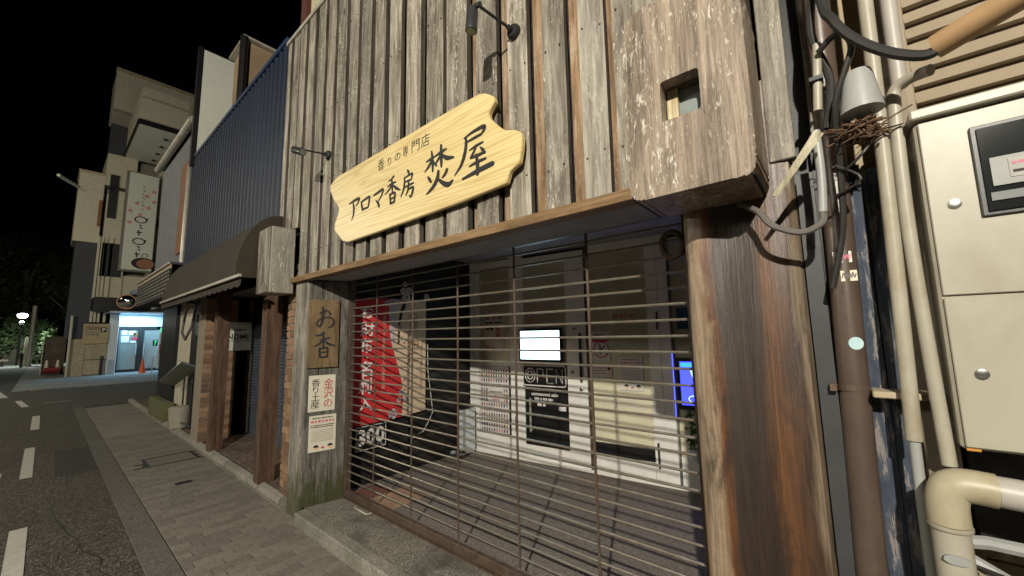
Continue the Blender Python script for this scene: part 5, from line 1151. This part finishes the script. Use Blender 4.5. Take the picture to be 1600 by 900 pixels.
KF = Fr((3.60, 26.3, 0), (1, 0, 0))
B('post', M['paperw'], (.10, .19, .4, 2.35, -.05, 0), t, KF); B('lower_post', M['doorwhite'], (.06, .12, .25, 1.1, .001, .03), t, KF)
B('red_label', M['redink'], (.105, .185, 1.0, 1.45, .001, .006), t, KF)
text('7', KF, -.10, 1.42, .22, M['green_led'], parent=t, n=.002, w=.1); B('display', M['black'], (-.14, .04, 1.38, 1.68, -.03, 0), t, KF); text('空', KF, .09, 2.05, .22, M['green_led'], parent=t, n=.002, w=.1)
# ---------------- far left
t = thing('boundary_wall', 'dark stone wall beyond the crossing left of the grey tower', 'wall', (.5, 31, 0))
B('wall', plain('dark_stone', (.10, .085, .065), .9, var=.3, nscale=2), (-.02, .72, 31, 31.6, 0, 1.95), t); B('end_post', M['white_far'], (-.06, -.03, 30.9, 31.0, 0, 1.6), t)
t = thing('red_barrier', 'dark red plastic barrier by the stone wall', 'barrier', (.4, 30, 0)); MB().tube([(.03, 30.2, .28), (.60, 30.2, .30)], .16, 8).build('body', plain('dark_red_plastic', (.18, .02, .02), .5), t, smooth=True)
for x, lb in ((.14, 'left white marker cone standing over the red barrier'), (.50, 'right cream marker cone standing over the red barrier')):
    o = MB().lathe([(0, .07), (.02, .075), (.34, .045), (.36, .02)], (x, 30.15, .42), 10).build('marker_cone', M['paper'], smooth=True); tag(o, lb, 'traffic cone', 'marker cones on the red barrier')
t = thing('park_lamp', 'lit white park lamp on a dark pole at the far left', 'street lamp', (-1.2, 45.6, 0))
MB().tube([(-1.2, 45.6, .05), (-1.2, 45.6, 3.3)], .06, 8).build('pole', M['blackm'], t, smooth=True); MB().lathe([(0, .10), (.2, .12), (.28, .05)], (-1.2, 45.6, 3.0), 12).build('collar', M['alu'], t)
MB().lathe([(0, .14), (.08, .23), (.24, .25), (.32, .14)], (-1.2, 45.6, 3.5), 18).build('lamp_head', M['lampglow'], t, smooth=True)
t = tag(MB().tube([(-.64, 44, 0), (-.64, 44, 4.3)], .12, 10).build('utility_pole', M['alu'], smooth=True), 'pale grey utility pole right of the lit park lamp', 'pole')
for x, h, w, lb in ((-.82, 2.1, .11, 'pale upright post left of the utility pole'), (-.60, 1.6, .10, 'short white topped bollard touching the utility pole')):
    tag(MB().lathe([(0, w), (h - .1, w), (h, w * .4)], (x, 44.5, 0), 10).build('bollard', M['white_far'] if h > 2 else M['paperw'], smooth=True), lb, 'post', 'posts by the utility pole')
tag(MB().lathe([(0, .07), (.95, .07)], (-.95, 43.5, 0), 8).build('dark_post', M['blackm']), 'short dark post left of the pale bollards', 'post')
t = thing('low_bench', 'low pale bench under the park lamp at the far left', 'bench', (-2.2, 46, 0)); B('seat', M['alu'], (-2.9, -1.6, 45.8, 46.2, .4, .5), t); B('leg', M['blackm'], (-2.7, -2.6, 45.85, 46.15, 0, .4), t); B('leg', M['blackm'], (-1.9, -1.8, 45.85, 46.15, 0, .4), t)
B('park_path', M['forecourt'], (-14, 1.2, 42.5, 47.5, -.02, .02)).__setitem__('kind', 'structure')
def foliage(rg, blobs, n, size):
    m = MB()
    for k in range(n):
        cx, cy, cz, rx, ry, rz = rg.choice(blobs)
        th = rg.uniform(0, 6.283); ph = math.acos(rg.uniform(-1, 1)); q_ = rg.uniform(.55, 1.05)
        p = Vector((cx + rx * q_ * math.sin(ph) * math.cos(th), cy + ry * q_ * math.sin(ph) * math.sin(th), cz + rz * q_ * math.cos(ph)))
        d1 = Vector((rg.uniform(-1, 1), rg.uniform(-1, 1), rg.uniform(-1, 1))).normalized() * size * rg.uniform(.6, 1.3); d2 = d1.orthogonal().normalized() * size * .45
        m.add([p - d1, p + d2, p + d1, p - d2], [(0, 1, 2, 3)])
    return m
def tree(label, x, y, h, r, seed, n=3500, size=.22):
    rg = random.Random(seed); t = thing('tree', label, 'tree', (x, y, 0), 'dark trees beyond the crossing')
    MB().tube([(x, y, 0), (x + .15, y, h * .35), (x - .1, y, h * .7)], .3, 8, rs=[.35, .25, .12]).build('trunk', M['bark'], t, smooth=True)
    m = MB()
    for k in range(5):
        a = k * 1.3 + seed; m.tube([(x, y, h * (.32 + .06 * k)), (x + r * .6 * math.cos(a), y + r * .6 * math.sin(a), h * (.55 + .06 * k))], .1, 5, rs=[.12, .04])
    m.build('limb', M['bark'], t)
    bl = [(x + rg.uniform(-r, r) * .7, y + rg.uniform(-r, r) * .5, h * rg.uniform(.45, .92), r * rg.uniform(.3, .5), r * rg.uniform(.3, .5), h * rg.uniform(.08, .15)) for _ in range(14)]
    foliage(rg, bl, n, size).build('crown', M['leaf'], t)
tree('tallest dark tree behind the park lamp', -1.4, 54, 11.5, 4.2, 1)
tree('dark tree between the utility pole and the grey tower', 1.8, 50, 9.0, 3.2, 2)
tree('dark tree left of the park lamp at the picture edge', -6.5, 56, 12, 4.5, 3)
tree('farther dark tree showing over the stone wall', .6, 62, 13, 4.0, 5)
rg = random.Random(6); bl = [(-13 + k * .9, 50 + rg.uniform(-.5, .5), rg.uniform(.6, 3.6), .9, .7, .9) for k in range(15) for _ in range(3)] + [(.2, 47, 1.6, .5, .6, 1.4)]
t = thing('hedge', 'tall green hedge lit by the park lamp', 'hedge', (-6, 50, 0)); foliage(rg, bl, 9000, .16).build('leaves', M['hedge'], t); B('stems', M['bark'], (-13.5, .3, 50.1, 50.3, 0, 2.2), t)

# ================================================================== street lamps outside the frame, two of them added for fill
for (x, y, h, lb) in ((-4.3, -1.5, 4.79, 'street lamp over the road facing the shop'), (-5.2, 11.5, 5.24, 'added fill lamp across the road beyond the shop'), (-6.6, 4.5, 4.64, 'added fill lamp on the far pavement opposite the shop'), (-7.5, 18.5, 7.04, 'tall street lamp at the far corner of the crossing')):
    t = thing('street_lamp', lb, 'street lamp', (x - .8, y, 0), 'street lamps along the road')
    MB().tube(catmull([(x - .8, y, 0), (x - .8, y, h - .4), (x - .65, y, h + .06), (x, y, h + .10)], 6), .05, 8).build('pole', M['greyink'], t, smooth=True)
    MB().lathe([(0, .16), (.03, .15), (.08, .08), (.10, .03)], (x, y, h + .04), 18).build('lamp_head', M['alu'], t, smooth=True)
